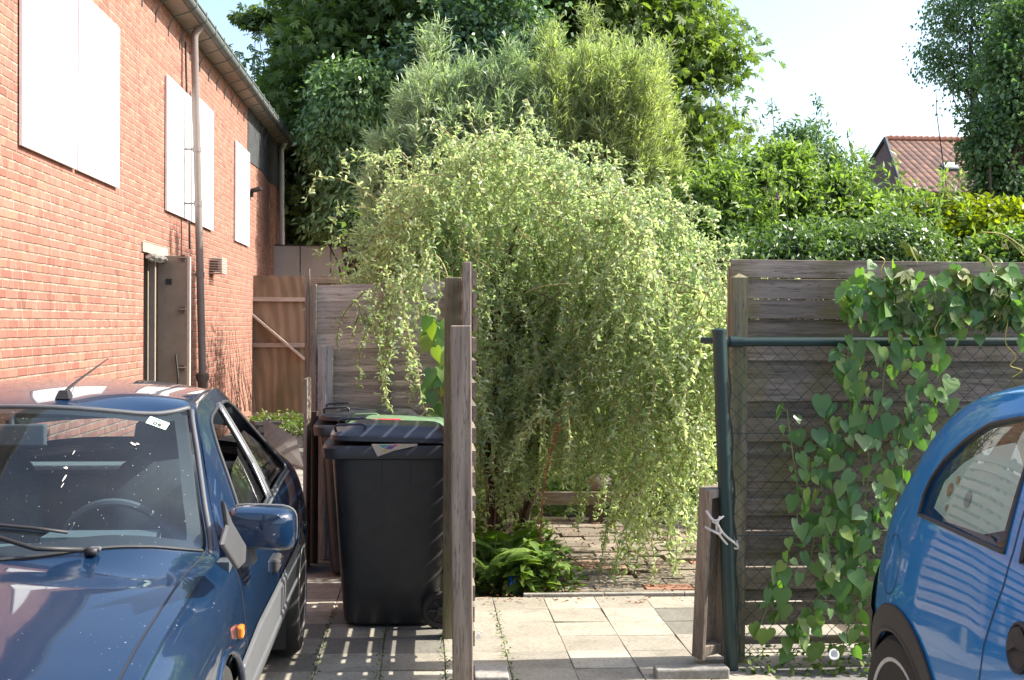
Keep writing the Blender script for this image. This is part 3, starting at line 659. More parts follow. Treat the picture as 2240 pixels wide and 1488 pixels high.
# ================================================================== DISTANT HOUSE
HY = 42.0
def hp(x, y, Y=HY): return PY(x, y, Y)
hs = empty('distant_house', (hp(1940, 300).x, HY, 0), 0, 'distant house with a red tiled roof and a small skylight', 'house')
rg0, rg1 = hp(1938, 305), hp(2330, 302); ev0, ev1 = hp(1975, 418), hp(2380, 420)
rg0.y = rg1.y = HY+3.2; sc_ = (HY+3.2)/HY
HR = 5.2
rg0.y = rg1.y = HY+HR; sc_ = (HY+HR)/HY
for v_ in (rg0, rg1): v_.x *= sc_; v_.z = CAMH+(v_.z-CAMH)*sc_
bk0 = Vector((2*rg0.x-ev0.x, HY+2*HR, ev0.z)); bk0.x = rg0.x-.2
b = MB(); ev1.z = ev0.z; rg1.z = rg0.z
NR = 12
me_v = [ev0, ev1, rg1, rg0]
mdl = MB(); up_ = (rg0-ev0).normalized(); nrm_ = (ev1-ev0).cross(rg0-ev0).normalized()
mdl.prism([p for p in me_v], nrm_*-.12); rf = Bp(mdl, 'roof', mat_rooftile(), hs)
uvl = rf.data.uv_layers.new(name='UV'); inv = rf.matrix_world
Lx = (ev1-ev0).length; 
for poly_ in rf.data.polygons:
    for li in poly_.loop_indices:
        co = rf.data.vertices[rf.data.loops[li].vertex_index].co+hs.location; uvl.data[li].uv = ((co-ev0).dot((ev1-ev0).normalized())/.27, (co.z-ev0.z)/(rg0.z-ev0.z)*12)
b = MB(); b.prism([ev0, rg0+Vector((0, 0, -.05)), bk0, Vector((bk0.x, bk0.y, 0)), Vector((ev0.x, ev0.y, 0))], (.25, 0, 0)); b.box(((ev0.x+ev1.x)/2, HY+.3, ev0.z/2), (Lx, .3, ev0.z-.1)); Bp(b, 'wall', mat_plain('dull_brown_brick', (.16, .085, .065), .9, var=.3), hs)
b = MB(); b.tube([ev0+Vector((-.03, -.05, 0)), rg0+Vector((-.03, 0, .03))], .09, 6); b.tube([rg0+Vector((-.03, 0, .03)), bk0], .09, 6); Bp(b, 'verge', mat_plain('dark_verge', (.05, .045, .04), .7), hs)
b = MB()
for i in range(30):
    q = rg0.lerp(rg1, i/30.); q2 = rg0.lerp(rg1, (i+.96)/30.); b.tube([q, q2+Vector((0, 0, .03))], [.12, .15], 8)
Bp(b, 'ridge_tiles', mat_plain('ridge_red', (.36, .16, .10), .8), hs)
b = MB(); q = ev0.lerp(ev1, .33)+(rg0-ev0)*.5; q = hp(2078, 363, HY+1.5); n2 = (-nrm_) if nrm_.y > 0 else nrm_
ex = (ev1-ev0).normalized(); rotm2 = Matrix((ex, up_, ex.cross(up_))).transposed(); q = ev0+ex*((q.x-ev0.x)/ex.x)+up_*0
tt = (hp(2078, 363, HY+1.6).z-ev0.z)/(rg0.z-ev0.z); q = ev0.lerp(rg0, tt); q = q+ex*(hp(2078, 363, q.y).x-q.x)
b.box(q+ex.cross(up_)*.05, (.62, .66, .1), rotm2); sk_ = Bp(b, 'skylight', M_gutter, hs)
b = MB(); b.box(q+ex.cross(up_)*.12, (.50, .52, .03), rotm2); Bp(b, 'pane', mat_plain('bright_pane', (.75, .78, .72), .15), sk_)
if 0: b = MB(); q = hp(2112, 290, HY+3.2); q = Vector((rg0.x+(hp(2112, 0, HY+3.2).x-rg0.x), rg0.y, rg0.z+.3)); b.box(q, (.5, .5, 1.2)); Bp(b, 'chimney', mat_plain('chimney_brick', (.25, .08, .06), .9), hs)
# ================================================================== CARS
def crm(P_, t):      # catmull-rom over list of arrays
    n = len(P_); i = min(int(t), n-2); f = t-i
    p1, p2 = P_[i], P_[i+1]; p0 = P_[i-1] if i > 0 else p1*2-p2; p3 = P_[i+2] if i+2 < n else p2*2-p1
    return .5*((2*p1)+(p2-p0)*f+(2*p0-5*p1+4*p2-p3)*f*f+(3*p1-p0-3*p2+p3)*f**3)
class Shell:
    def __init__(s, st):
        s.ys = [a for a, _ in st]; s.S = [np.array(b, float) for _, b in st]; s.n = len(s.S[0])
    def sec(s, y):
        ys = s.ys; y = min(max(y, ys[0]), ys[-1]); i = 0
        while i < len(ys)-2 and y > ys[i+1]: i += 1
        h = ys[i+1]-ys[i]; f = (y-ys[i])/h; a, b = s.S[i], s.S[i+1]
        ma = (s.S[i+1]-s.S[i-1])/(ys[i+1]-ys[i-1]) if i > 0 else (b-a)/h
        mb = (s.S[i+2]-s.S[i])/(ys[i+2]-ys[i]) if i+2 < len(ys) else (b-a)/h
        # limit overshoot
        d = (b-a)/h; lim = 3*np.abs(d); same = lambda m: np.where(m*d > 0, np.sign(m)*np.minimum(np.abs(m), lim), 0)
        ma, mb = same(ma), same(mb)
        f2, f3 = f*f, f*f*f
        return (2*f3-3*f2+1)*a+(f3-2*f2+f)*h*ma+(-2*f3+3*f2)*b+(f3-f2)*h*mb
    def ev(s, y, k, cache={}):
        key = (id(s), round(y, 5))
        C = cache.get(key)
        if C is None:
            C = s.sec(y); C = [np.array([-C[1][0], C[1][1]])]+[c for c in C]; cache[key] = C
        p = crm(C, 1+abs(k)); sg = 1 if k >= 0 else -1
        return Vector((sg*p[0], y, p[1]))
    def nrm(s, y, k):
        e = .01; a = s.ev(y+e, k)-s.ev(y-e, k); b = s.ev(y, k+e)-s.ev(y, k-e); n = b.cross(a)
        if n.length < 1e-9: return Vector((0, 0, 1))
        n.normalize(); c = s.ev(y, k)-Vector((0, y, .35))
        return n if n.dot(c) > 0 else -n
    def k_of_z(s, y, z, k0=3., k1=None, sg=1):
        k1 = k1 or s.n-1; lo, hi = k0, k1
        for _ in range(24):
            m = (lo+hi)/2
            if s.ev(y, m).z > z: lo = m
            else: hi = m
        return sg*(lo+hi)/2
def dens(poly, closed=True, ds=.04, ks=.12):
    out = []; n = len(poly)
    for i in range(n if closed else n-1):
        a, b = poly[i], poly[(i+1) % n]; m = max(1, int(max(abs(b[0]-a[0])/ds, abs(b[1]-a[1])/ks)+.999))
        for j in range(m): t = j/m; out.append((a[0]+(b[0]-a[0])*t, a[1]+(b[1]-a[1])*t))
    if not closed: out.append(poly[-1])
    return out
def inside(p, poly):
    x, y = p; c = False; j = len(poly)-1
    for i in range(len(poly)):
        xi, yi = poly[i]; xj, yj = poly[j]
        if (yi > y) != (yj > y) and x < (xj-xi)*(y-yi)/(yj-yi)+xi: c = not c
        j = i
    return c
def patch(sh, name, mat, poly, holes, parent, ds=.04, ks=.12, off=0, sub=None):
    loops = [dens(poly, True, ds, ks)]+[dens(h, True, ds, ks) for h in holes]
    V = []; E_ = []
    for lp in loops:
        b = len(V); V += lp; E_ += [(b+i, b+(i+1) % len(lp)) for i in range(len(lp))]
    ys = [p[0] for p in loops[0]]; ks_ = [p[1] for p in loops[0]]
    y = math.floor(min(ys)/ds)*ds
    while y < max(ys):
        k = math.floor(min(ks_)/ks)*ks
        while k < max(ks_):
            p = (y+.0013, k+.0017)
            if inside(p, loops[0]) and not any(inside(p, h) for h in loops[1:]):
                if min(((p[0]-q[0])/ds)**2+((p[1]-q[1])/ks)**2 for q in V[:sum(len(l) for l in loops)]) > .1: V.append(p)
            k += ks
        y += ds
    SC = 3.0   # k scaling for better triangles
    r_ = delaunay_2d_cdt([Vector((a*SC, b)) for a, b in V], E_, [], 0, 1e-6)
    vv, tris = r_[0], r_[2]
    keep = []
    for t in tris:
        c = (sum(vv[i].x for i in t)/3/SC, sum(vv[i].y for i in t)/3)
        if inside(c, loops[0]) and not any(inside(c, h) for h in loops[1:]): keep.append(t)
    pts = [sh.ev(v.x/SC, v.y) for v in vv]; nn = [sh.nrm(v.x/SC, v.y) for v in vv]
    if off: pts = [p+n*off for p, n in zip(pts, nn)]
    me = bpy.data.meshes.new(name); fs = []
    for t in keep:
        n = (pts[t[1]]-pts[t[0]]).cross(pts[t[2]]-pts[t[0]]); fs.append(tuple(t) if n.dot(nn[t[0]]) > 0 else tuple(reversed(t)))
    me.from_pydata(pts, [], fs); me.materials.append(mat)
    me.polygons.foreach_set('use_smooth', [True]*len(fs)); me.update()
    me.normals_split_custom_set_from_vertices([tuple(n) for n in nn])
    o = bpy.data.objects.new(name, me); col.objects.link(o); o.parent = parent
    return o
def ribbon(sh, mb, path, w=.005, off=.0012, ds=.03, ks=.08):
    pts = dens(path, False, ds, ks); P3 = [sh.ev(*p) for p in pts]; N3 = [sh.nrm(*p) for p in pts]; L, Rr = [], []
    for i in range(len(pts)):
        d = (P3[min(i+1, len(pts)-1)]-P3[max(i-1, 0)]).normalized(); s_ = d.cross(N3[i]).normalized()*w/2; q = P3[i]+N3[i]*off
        L.append(q+s_); Rr.append(q-s_)
    n = len(pts); mb.add(L+Rr, [(i, i+1, n+i+1, n+i) for i in range(n-1)])
def rod(sh, mb, path, r=.006, off=.0, ds=.03, ks=.08, n=6, closed=False):
    pts = dens(path, closed, ds, ks); mb.tube([sh.ev(*p)+sh.nrm(*p)*off for p in pts], r, n, closed=closed)
def wheel(parent, x, y, r, w, sg, spokes, m_t, m_r):
    """whole wheel as part: tyre, rim as sub-part"""
    b = MB(); prof = [(r*.66, -w*.46), (r*.80, -w*.5), (r*.93, -w*.47), (r*.985, -w*.36), (r, -w*.2), (r, w*.2), (r*.985, w*.36), (r*.93, w*.47), (r*.80, w*.5), (r*.66, w*.46)]
    b.lathe(prof, (x, y, r), (sg, 0, 0), 48); t = b.build('wheel', m_t, parent, smooth=True)
    b = MB(); b.lathe([(r*.74, w*.1), (r*.75, w*.46), (r*.725, w*.50), (r*.69, w*.48), (r*.66, w*.34)], (x, y, r), (sg, 0, 0), 40)
    ax = Vector((sg, 0, 0))
    for i in range(spokes):
        a = 2*math.pi*i/spokes; d = Vector((0, math.cos(a), math.sin(a))); e = Vector((0, -math.sin(a), math.cos(a))); c = Vector((x, y, r))
        p = [c+d*r*.10-e*.014+ax*w*.42, c+d*r*.10+e*.014+ax*w*.42, c+d*r*.70+e*.026+ax*w*.42, c+d*r*.70-e*.026+ax*w*.42]
        b.prism(p, -ax*.02)
    b.lathe([(r*.14, w*.35), (r*.15, w*.44), (r*.08, w*.47)], (x, y, r), (sg, 0, 0), 20)
    b.build('rim', m_r, t, smooth=True); return t
def arch(sh, y0, r, zc, sg, n=18, ext=0):
    """arch opening in (y,k) domain, open at the sill"""
    out = []; kmax = sh.n-1
    for i in range(n+1):
        a = math.pi*i/n; y = y0-math.cos(a)*(r+ext); z = zc+math.sin(a)*(r+ext)
        z = max(z, sh.ev(y, kmax).z+.002) if 0 < i < n else sh.ev(y, kmax).z
        out.append((y, sh.k_of_z(y, z, 3.2, kmax, 1)*sg))
    out[0] = (out[0][0], kmax*sg); out[-1] = (out[-1][0], kmax*sg)
    return out
M_tyre = mat_plain('tyre_rubber', (.022, .021, .020), .75, nscale=90, var=.3, bstr=.2)
M_rim = mat_plain('silver_rim', (.42, .42, .41), .35, metal=.7, nscale=40)
M_plasgrey = mat_plain('grey_bumper_plastic', (.085, .09, .096), .55, nscale=60, var=.1)
M_plasdark = mat_plain('dark_plastic', (.035, .033, .031), .6, nscale=70, var=.15)
M_mirb = mat_plain('mirror_base_grey', (.055, .058, .062), .6)
M_seal = mat_plain('window_seal', (.03, .032, .035), .5)
M_interior = mat_plain('car_interior', (.05, .065, .075), .85, nscale=50, var=.3)
M_dash = mat_plain('dashboard', (.10, .125, .135), .8, nscale=120, var=.1)
M_chrome = mat_plain('bright_trim', (.6, .6, .6), .2, metal=1)
M_orange = mat_plain('orange_lens', (.85, .22, .02), .15, coat=1)
M_glassL = mat_glass('windscreen_glass', (.66, .78, .82), haze=.012)
M_glassS = mat_glass('side_glass', (.55, .62, .58), haze=.02)
M_bird = mat_plain('bird_dropping', (.55, .53, .48), .9)

# ---- dark blue car, bonnet towards the camera
D = [(.875, .60), (.87, .38), (.81, .2)]
stL = [
 (2.36, [(0, .50), (.3, .50), (.5, .48), (.6, .46), (.66, .43), (.68, .38), (.66, .30), (.58, .22)]),
 (2.48, [(0, .63), (.35, .625), (.64, .60), (.70, .575), (.76, .52), (.80, .42), (.79, .3), (.7, .2)]),
 (2.72, [(0, .73), (.36, .725), (.70, .70), (.75, .68), (.81, .60), (.84, .45), (.83, .32), (.76, .2)]),
 (3.1, [(0, .81), (.36, .802), (.71, .772), (.765, .75), (.83, .665), (.86, .50), (.85, .34), (.8, .2)]),
 (3.45, [(0, .865), (.36, .855), (.718, .815), (.775, .79), (.84, .70), (.868, .53), (.86, .35), (.8, .2)]),
 (3.70, [(0, .91), (.36, .885), (.722, .835), (.778, .812), (.845, .73), (.87, .55), (.865, .36), (.81, .2)]),
 (4.05, [(0, 1.10), (.37, 1.045), (.735, .853), (.782, .835), (.843, .768), (.873, .58), (.868, .38), (.81, .2)]),
 (4.25, [(0, 1.205), (.35, 1.16), (.682, .99), (.725, .965), (.845, .80), *D]),
 (4.45, [(0, 1.295), (.33, 1.255), (.628, 1.128), (.675, 1.10), (.845, .83), *D]),
 (4.64, [(0, 1.335), (.31, 1.315), (.575, 1.268), (.628, 1.225), (.845, .85), *D]),
 (4.85, [(0, 1.358), (.31, 1.342), (.562, 1.300), (.618, 1.262), (.845, .865), *D]),
 (5.2, [(0, 1.365), (.31, 1.350), (.55, 1.315), (.608, 1.285), (.845, .885), *D]),
 (5.5, [(0, 1.345), (.31, 1.33), (.54, 1.29), (.605, 1.25), (.845, .90), *D]),
 (5.8, [(0, 1.275), (.31, 1.255), (.54, 1.215), (.62, 1.165), (.84, .90), (.88, .62), *D[1:]]),
 (6.05, [(0, 1.165), (.31, 1.15), (.57, 1.11), (.665, 1.05), (.835, .88), (.885, .64), *D[1:]]),
 (6.3, [(0, 1.05), (.31, 1.04), (.6, 1.0), (.69, .965), (.82, .85), (.88, .62), (.86, .38), (.8, .22)]),
 (6.6, [(0, .96), (.31, .955), (.59, .92), (.67, .88), (.78, .78), (.83, .6), (.82, .4), (.74, .25)]),
 (6.76, [(0, .9), (.3, .89), (.55, .86), (.62, .82), (.7, .72), (.75, .55), (.74, .4), (.66, .28)]),
 (6.82, [(0, .6), (.25, .6), (.4, .58), (.5, .55), (.58, .5), (.62, .45), (.6, .38), (.5, .3)])]
shL = Shell(stL)
thL = (928-890)/FPX; cxL = -1.385
carL = empty('parked_car', (cxL*math.cos(thL), cxL*math.sin(thL)+.07, 0), thL, 'dark blue hatchback with open side windows parked beside the brick wall', 'car', 'cars parked in front of the fences')
M_navy = mat_paint('navy_metallic_paint', (.002, .017, .050), (.07, .08, .08), .08, .08)
def base(k): return 3.66+.36*(k/1.93)**2
def head(k): return 4.44+.20*(k/1.93)**2
KS = np.linspace(-1.93, 1.93, 17)
ws = [(base(k), k) for k in KS]; wt = [(head(k), k) for k in KS]
wsp = ws+wt[::-1]
# bonnet
hood = [(2.46, -1.98)]+[(2.46, k) for k in np.linspace(-1.6, 1.6, 7)]+[(2.46, 1.98), (4.04, 1.98)]+[(base(k)-.045, k) for k in KS[::-1]]+[(4.04, -1.98)]
hood = [(2.46, k) for k in np.linspace(-1.98, 1.98, 9)]+[(base(k)-.02, k) for k in np.linspace(1.98, -1.98, 17)]
patch(shL, 'bonnet', M_navy, hood, [], carL)
cowl = [(base(k)-.02, k) for k in np.linspace(-1.98, 1.98, 17)]+[(base(k)+.0, k) for k in np.linspace(1.98, -1.98, 17)]
patch(shL, 'cowl', M_plasdark, cowl, [], carL, off=-.004)
wsg = patch(shL, 'windscreen', M_glassL, wsp, [], carL, off=.002)
roofp = [(head(k)+.0, k) for k in np.linspace(-1.98, 1.98, 17)]+[(5.72, k) for k in np.linspace(1.98, -1.98, 9)]
patch(shL, 'roof', M_navy, roofp, [], carL)
rw = [(6.13, k) for k in np.linspace(-1.75, 1.75, 9)]+[(6.42, k) for k in np.linspace(1.75, -1.75, 9)]
patch(shL, 'tailgate', M_navy, [(5.72, -1.98), (5.72, 1.98), (6.82, 1.98), (6.82, -1.98)], [rw], carL)
patch(shL, 'rear_window', mat_glass('rear_glass', (.80, .86, .86), haze=.005, ior=1.25), rw, [], carL, off=.001)
nose = [(2.36, k) for k in np.linspace(-7, 7, 29)]+[(2.46, k) for k in np.linspace(7, -7, 29)]
patch(shL, 'front_bumper', M_plasgrey, nose, [], carL)
b = MB(); b.box((0, 2.36, .36), (1.1, .03, .28)); b.build('grille', M_plasdark, carL)
AR, AR2 = 3.60, 5.98
fw = [(4.26, 3.93), (4.42, 3.60), (4.60, 3.28), (4.72, 3.12), (4.80, 3.08), (5.01, 3.07), (4.94, 3.92)]
rwn = [(5.09, 3.07), (5.30, 3.08), (5.42, 3.14), (5.56, 3.4), (5.70, 3.75), (5.74, 3.88), (5.68, 3.93), (5.02, 3.93)]
for sg in (1, -1):
    kt = 5.15
    a1 = arch(shL, AR, .325, .30, sg); a2 = arch(shL, AR2, .325, .30, sg)
    up1 = [p for p in a1 if abs(p[1]) < kt]; up2 = [p for p in a2 if abs(p[1]) < kt]
    top = [(y, 1.98*sg) for y in np.linspace(2.46, 6.82, 50)]
    def cross(ar):  # y at which arch crosses kt
        c = []
        for p, q in zip(ar, ar[1:]):
            if (abs(p[1])-kt)*(abs(q[1])-kt) < 0: t = (kt-abs(p[1]))/(abs(q[1])-abs(p[1])); c.append(p[0]+(q[0]-p[0])*t)
        return c
    c1, c2 = cross(a1), cross(a2)
    poly = top+[(6.82, kt*sg), (c2[1], kt*sg)]+up2[::-1]+[(c2[0], kt*sg), (c1[1], kt*sg)]+up1[::-1]+[(c1[0], kt*sg), (2.46, kt*sg)]
    s_fw = [(y, k*sg) for y, k in fw]; s_rw = [(y, k*sg) for y, k in rwn]
    patch(shL, 'side_body', M_navy, poly, [s_fw, s_rw], carL)
    lo1 = [p for p in a1 if abs(p[1]) >= kt]; 
    def low(name, y0, y1, pts0, pts1): pass
    h1 = len(a1)//2; L1 = [p for p in a1[:h1] if abs(p[1]) > kt]; R1 = [p for p in a1[h1:] if abs(p[1]) > kt]
    L2 = [p for p in a2[:h1] if abs(p[1]) > kt]; R2 = [p for p in a2[h1:] if abs(p[1]) > kt]
    patch(shL, 'sill_panel', M_plasgrey, [(c1[1], kt*sg)]+R1+L2+[(c2[0], kt*sg)], [], carL, off=.004)
    patch(shL, 'bumper_side', M_plasgrey, [(2.46, kt*sg), (2.46, 7*sg)]+L1+[(c1[0], kt*sg)], [], carL)
    patch(shL, 'rear_bumper_side', M_plasgrey, [(6.82, kt*sg), (6.82, 7*sg)]+R2[::-1]+[(c2[1], kt*sg)], [], carL)
    # seals, seams, side strips
    b = MB(); rod(shL, b, s_fw, .008, .001, closed=True); rod(shL, b, s_rw, .008, .001, closed=True); b.build('window_seal', M_seal, carL, smooth='all')
    b = MB(); rod(shL, b, [(4.99, 3.94*sg), (5.02, 3.5*sg), (5.055, 3.04*sg)], .013, -.004, n=8); rod(shL, b, [(4.26, 3.97*sg), (5.72, 3.97*sg)], .007, .002); b.build('window_trim', M_plasgrey, carL, smooth='all')
    b = MB(); rod(shL, b, [(4.30, 3.90*sg), (4.9, 3.93*sg), (4.99, 3.5*sg), (5.02, 3.08*sg)], .005, .004); b.build('bright_strip', M_chrome, carL, smooth='all')
    b = MB()
    for pth in ([(2.5, 1.99*sg), (4.04, 1.99*sg)], [(4.05, 3.3*sg), (4.0, 4.0*sg), (3.98, 4.6*sg), (3.99, 5.6*sg), (4.0, 6.6*sg)], [(4.95, 4.0*sg), (4.93, 5*sg), (4.95, 6.7*sg)],
                [(5.72, 4.0*sg), (5.68, 4.5*sg), (5.62, 5.1*sg)], [(4.66, 2.06*sg), (5.1, 2.05*sg), (5.7, 2.05*sg)], [(4.6, 2.0*sg), (5.72, 2.0*sg)]): ribbon(shL, b, pth, .006, .0015)
    b.build('panel_gap', M_black, carL, fixn=False)
    b = MB(); rod(shL, b, [(c1[1]+.03, (kt+.12)*sg), (c2[0]-.03, (kt+.12)*sg)], .012, .0, n=6); rod(shL, b, [(c1[1]+.03, (kt+.75)*sg), (c2[0]-.06, (kt+.75)*sg)], .014, .0, n=6); b.build('side_strip', M_plasgrey, carL, smooth='all')
    b = MB(); rod(shL, b, arch(shL, AR, .327, .30, sg)[2:-2], .012, -.002, n=8); b.build('arch_lip', M_navy, carL, smooth='all')
    b = MB(); rod(shL, b, arch(shL, AR2, .327, .30, sg)[2:-2], .010, -.004, n=8); b.build('arch_lip', M_navy, carL, smooth='all')
    # glass partly down
    gf = [(4.29, 3.9), (4.42, 3.66), (4.62, 3.52), (4.90, 3.50), (4.985, 3.44), (4.95, 3.9)]
    gr = [(5.06, 3.52), (5.15, 3.42), (5.32, 3.40), (5.56, 3.55), (5.68, 3.8), (5.66, 3.9), (5.04, 3.9)]
    patch(shL, 'front_door_glass', M_glassS, [(y, k*sg) for y, k in gf], [], carL, off=-.014)
    patch(shL, 'rear_door_glass', M_glassS, [(y, k*sg) for y, k in gr], [], carL, off=-.014)
    b = MB(); p = shL.ev(4.82, 4.75*sg); b.box(p+Vector((sg*.006, 0, 0)), (.03, .15, .055)); dh = b.build('door_handle', M_plasdark, carL, bevel=.01)
    b = MB(); b.box(p+Vector((sg*.022, .01, .006)), (.012, .11, .022)); b.build('handle_bar', M_chrome, dh, bevel=.004)
    wheel(carL, sg*.765, AR, .30, .19, sg, 7, M_tyre, M_rim); wheel(carL, sg*.795, AR2, .30, .19, sg, 7, M_tyre, M_rim)
    for yy in (AR, AR2):
        b = MB(); ring = [(math.cos(math.pi*i/16)*.33, .30+math.sin(math.pi*i/16)*.33) for i in range(17)]
        ring = [( .33, .1)]+ring+[(-.33, .1)]
        vs = [(sg*.84, yy+a, z) for a, z in ring]+[(sg*.55, yy+a, z) for a, z in ring]; n = len(ring)
        b.add(vs, [(i, i+1, n+i+1, n+i) for i in range(n-1)]+[tuple(range(n, 2*n))]); b.build('wheel_well', M_black, carL)
    b = MB(); p = shL.ev(3.83, 4.62*sg); b.box(p+Vector((sg*.008, 0, 0)), (.024, .045, .04)); b.build('side_indicator', M_orange, carL, bevel=.008)
b = MB(); rod(shL, b, [(base(k)-.01, k) for k in np.linspace(1.95, -1.95, 17)], .005, .003); b.build('screen_base_seal', M_seal, carL)
b = MB()
for sg in (1, -1): rod(shL, b, [(base(1.95)+(head(1.95)-base(1.95))*t, 2.06*sg) for t in np.linspace(0, 1, 8)], .009, .001, n=8)
rod(shL, b, [(head(k)+.008, k) for k in np.linspace(1.98, -1.98, 17)], .009, .002); b.build('screen_trim', M_plasgrey, carL, smooth='all')
# black border on windscreen, sticker, droppings
b = MB()
brd = [(base(k)+.035, k) for k in np.linspace(-1.86, 1.86, 17)]
ribbon(shL, b, brd, .07, -.003)
for sg in (1, -1): ribbon(shL, b, [(base(1.85)+(head(1.85)-base(1.85))*t, 1.83*sg) for t in np.linspace(.03, .97, 8)], .05, -.003)
ribbon(shL, b, [(head(k)-.02, k) for k in np.linspace(-1.86, 1.86, 17)], .035, -.003)
b.build('glass_border', M_black, wsg, fixn=False)
def onglass(lx, ly, w_, h_, m, name, par, o_=.004, digits=False):
    c = shL.ev(ly, lx); n = shL.nrm(ly, lx); ex = (shL.ev(ly, lx+.05)-shL.ev(ly, lx-.05)).normalized(); ey = n.cross(ex)
    if ey.z < 0: ey = -ey
    b = MB(); q = c+n*o_; b.add([q-ex*w_/2-ey*h_/2, q+ex*w_/2-ey*h_/2, q+ex*w_/2+ey*h_/2, q-ex*w_/2+ey*h_/2], [(0, 1, 2, 3)]); ob = b.build(name, m, par, fixn=False); return ob, q, ex, ey, n
st_, q, ex, ey, n_ = onglass(1.50, 4.515, .075, .050, mat_plain('sticker_pale', (.62, .78, .66), .5, var=.03), 'year_sticker', wsg)
b = MB()
SEG = {'0': 'abcdef', '5': 'afgcd'}
def seg(o, ch, s_, t_):
    pts = {'a': ((0, 2), (1, 2)), 'b': ((1, 1), (1, 2)), 'c': ((1, 0), (1, 1)), 'd': ((0, 0), (1, 0)), 'e': ((0, 0), (0, 1)), 'f': ((0, 1), (0, 2)), 'g': ((0, 1), (1, 1))}
    for k_ in SEG[ch]:
        (x0, y0), (x1, y1) = pts[k_]; A = o+ex*x0*s_+ey*y0*s_*.8; B = o+ex*x1*s_+ey*y1*s_*.8; b.bar(A, B, t_, .0006, n_)
o0 = q+n_*.0012-ex*.012-ey*.018
seg(o0, '0', .010, .0045); seg(o0+ex*.0165, '5', .010, .0045); b.build('year_digits', M_black, st_)
b = MB(); q2 = q+n_*.001+ey*.012; b.add([q2+ex*(math.cos(a)*.013)+ey*(math.sin(a)*.008) for a in np.linspace(0, math.pi, 9)], [tuple(range(9))]); b.build('blue_emblem', mat_plain('sky_blue', (.08, .42, .72), .5), st_, fixn=False)
b = MB(); r2 = random.Random(3)
def splat(y, k, r, m=10, st=1.0):
    c = shL.ev(y, k); n = shL.nrm(y, k); ex = (shL.ev(y, k+.05)-shL.ev(y, k-.05)).normalized(); ey = n.cross(ex); q = c+n*.0045
    b.add([q+ex*math.cos(a)*r*r2.uniform(.5, 1.1)+ey*math.sin(a)*r*st*r2.uniform(.5, 1.1) for a in np.linspace(0, 2*math.pi, m, endpoint=False)], [tuple(range(m))])
splat(4.12, .72, .008); splat(4.075, .735, .0028, 9, 9); splat(4.04, .742, .0016, 9, 10); splat(4.2, .75, .002, 7, 8)
splat(4.34, 1.26, .013, 14, .6); splat(4.35, 1.30, .007, 12); [splat(r2.uniform(3.75, 4.4), r2.uniform(-.3, 1.85), r2.uniform(.0006, .0013), 6, r2.uniform(1, 3)) for _ in range(110)]
[splat(r2.uniform(2.7, 3.6), r2.uniform(-.3, 2.8), r2.uniform(.0008, .0018), 6) for _ in range(30)]; splat(3.35, .72, .012, 12); splat(2.95, 1.0, .008, 12); splat(2.9, .55, .009)
b.build('bird_droppings', M_bird, carL, fixn=False)
# wipers
def wip(pts, r): b = MB(); b.tube([shL.ev(y, k)+shL.nrm(y, k)*o for y, k, o in pts], r, 6); return b
b = wip([(3.745, 1.13, .02), (3.70, .8, .035), (3.74, .45, .04), (3.85, .1, .03), (3.9, -.4, .02)], .008)
c = shL.ev(3.75, 1.2); b.box(c+Vector((0, 0, .014)), (.035, .035, .02))
for k0, k1, yy in ((.95, -.9, 3.83), (-.2, -1.7, 3.9)): b.tube([shL.ev(yy-.025*abs(k-k0)*.3, k)+shL.nrm(yy, k)*.012 for k in np.linspace(k0, k1, 8)], .006, 5)
b.build('wiper', M_black, carL, smooth='all')
b = MB(); c = shL.ev(3.76, 1.22)+Vector((0, 0, .018)); b.box(c, (.035, .025, .014)); b.build('wiper_nut', M_plasgrey, carL, bevel=.006)
# antenna
c = shL.ev(4.58, .42); b = MB(); b.box(c+Vector((0, 0, .012)), (.05, .07, .03), taper=.6); b.tube([c+Vector((0, 0, .02)), c+Vector((.035, .05, .06)), c+Vector((.12, .16, .14))], [.007, .005, .002], 6); b.build('antenna', M_black, carL)
# door mirrors
for sg in (1, -1):
    mo = Vector((sg*1.04, 4.12, .0)); b = MB(); rings = []
    for (yy, hw, z0, z1, cx) in ((4.03, .04, .895, .955, .89), (4.035, .086, .862, .975, .90), (4.06, .108, .85, .985, .905), (4.10, .114, .845, .988, .905), (4.16, .112, .85, .984, .905)):
        ring = []
        for i in range(24):
            a = 2*math.pi*i/24; ca, sa = math.cos(a), math.sin(a); e = .45
            ring.append(Vector((sg*(cx+hw*math.copysign(abs(ca)**e, ca)), yy, (z0+z1)/2-.012*ca+(z1-z0)/2*math.copysign(abs(sa)**e, sa)*(1+.06*ca))))
        rings.append(ring)
    b.loft(rings); mm = b.build('door_mirror', M_navy, carL, smooth=True)
    b = MB(); b.loft([[p+Vector((0, .003, 0)) for p in rings[-1]], [p+Vector((0, .03, 0)) for p in rings[-1]]]); b.build('mirror_rim', M_plasgrey, mm, smooth=True)
    b = MB(); k3 = []
    for px_, py_ in ((479, 1092), (499, 1142), (529, 1192), (527, 1232), (512, 1246), (476, 1192), (488, 1150)):
        q = PX(px_, py_, -.555)-carL.location; q.rotate(Matrix.Rotation(-thL, 3, 'Z')); k3.append(Vector((sg*q.x, q.y, q.z)))
    b.prism(k3, Vector((sg*.015, 0, .0))); b.build('mirror_base', M_mirb, mm, bevel=.008); b = MB(); b.tube([shL.ev(4.15, 3.95*sg), Vector((sg*.83, 4.12, .90))], [.05, .04], 8); b.build('mirror_arm', M_plasgrey, mm, bevel=.008)
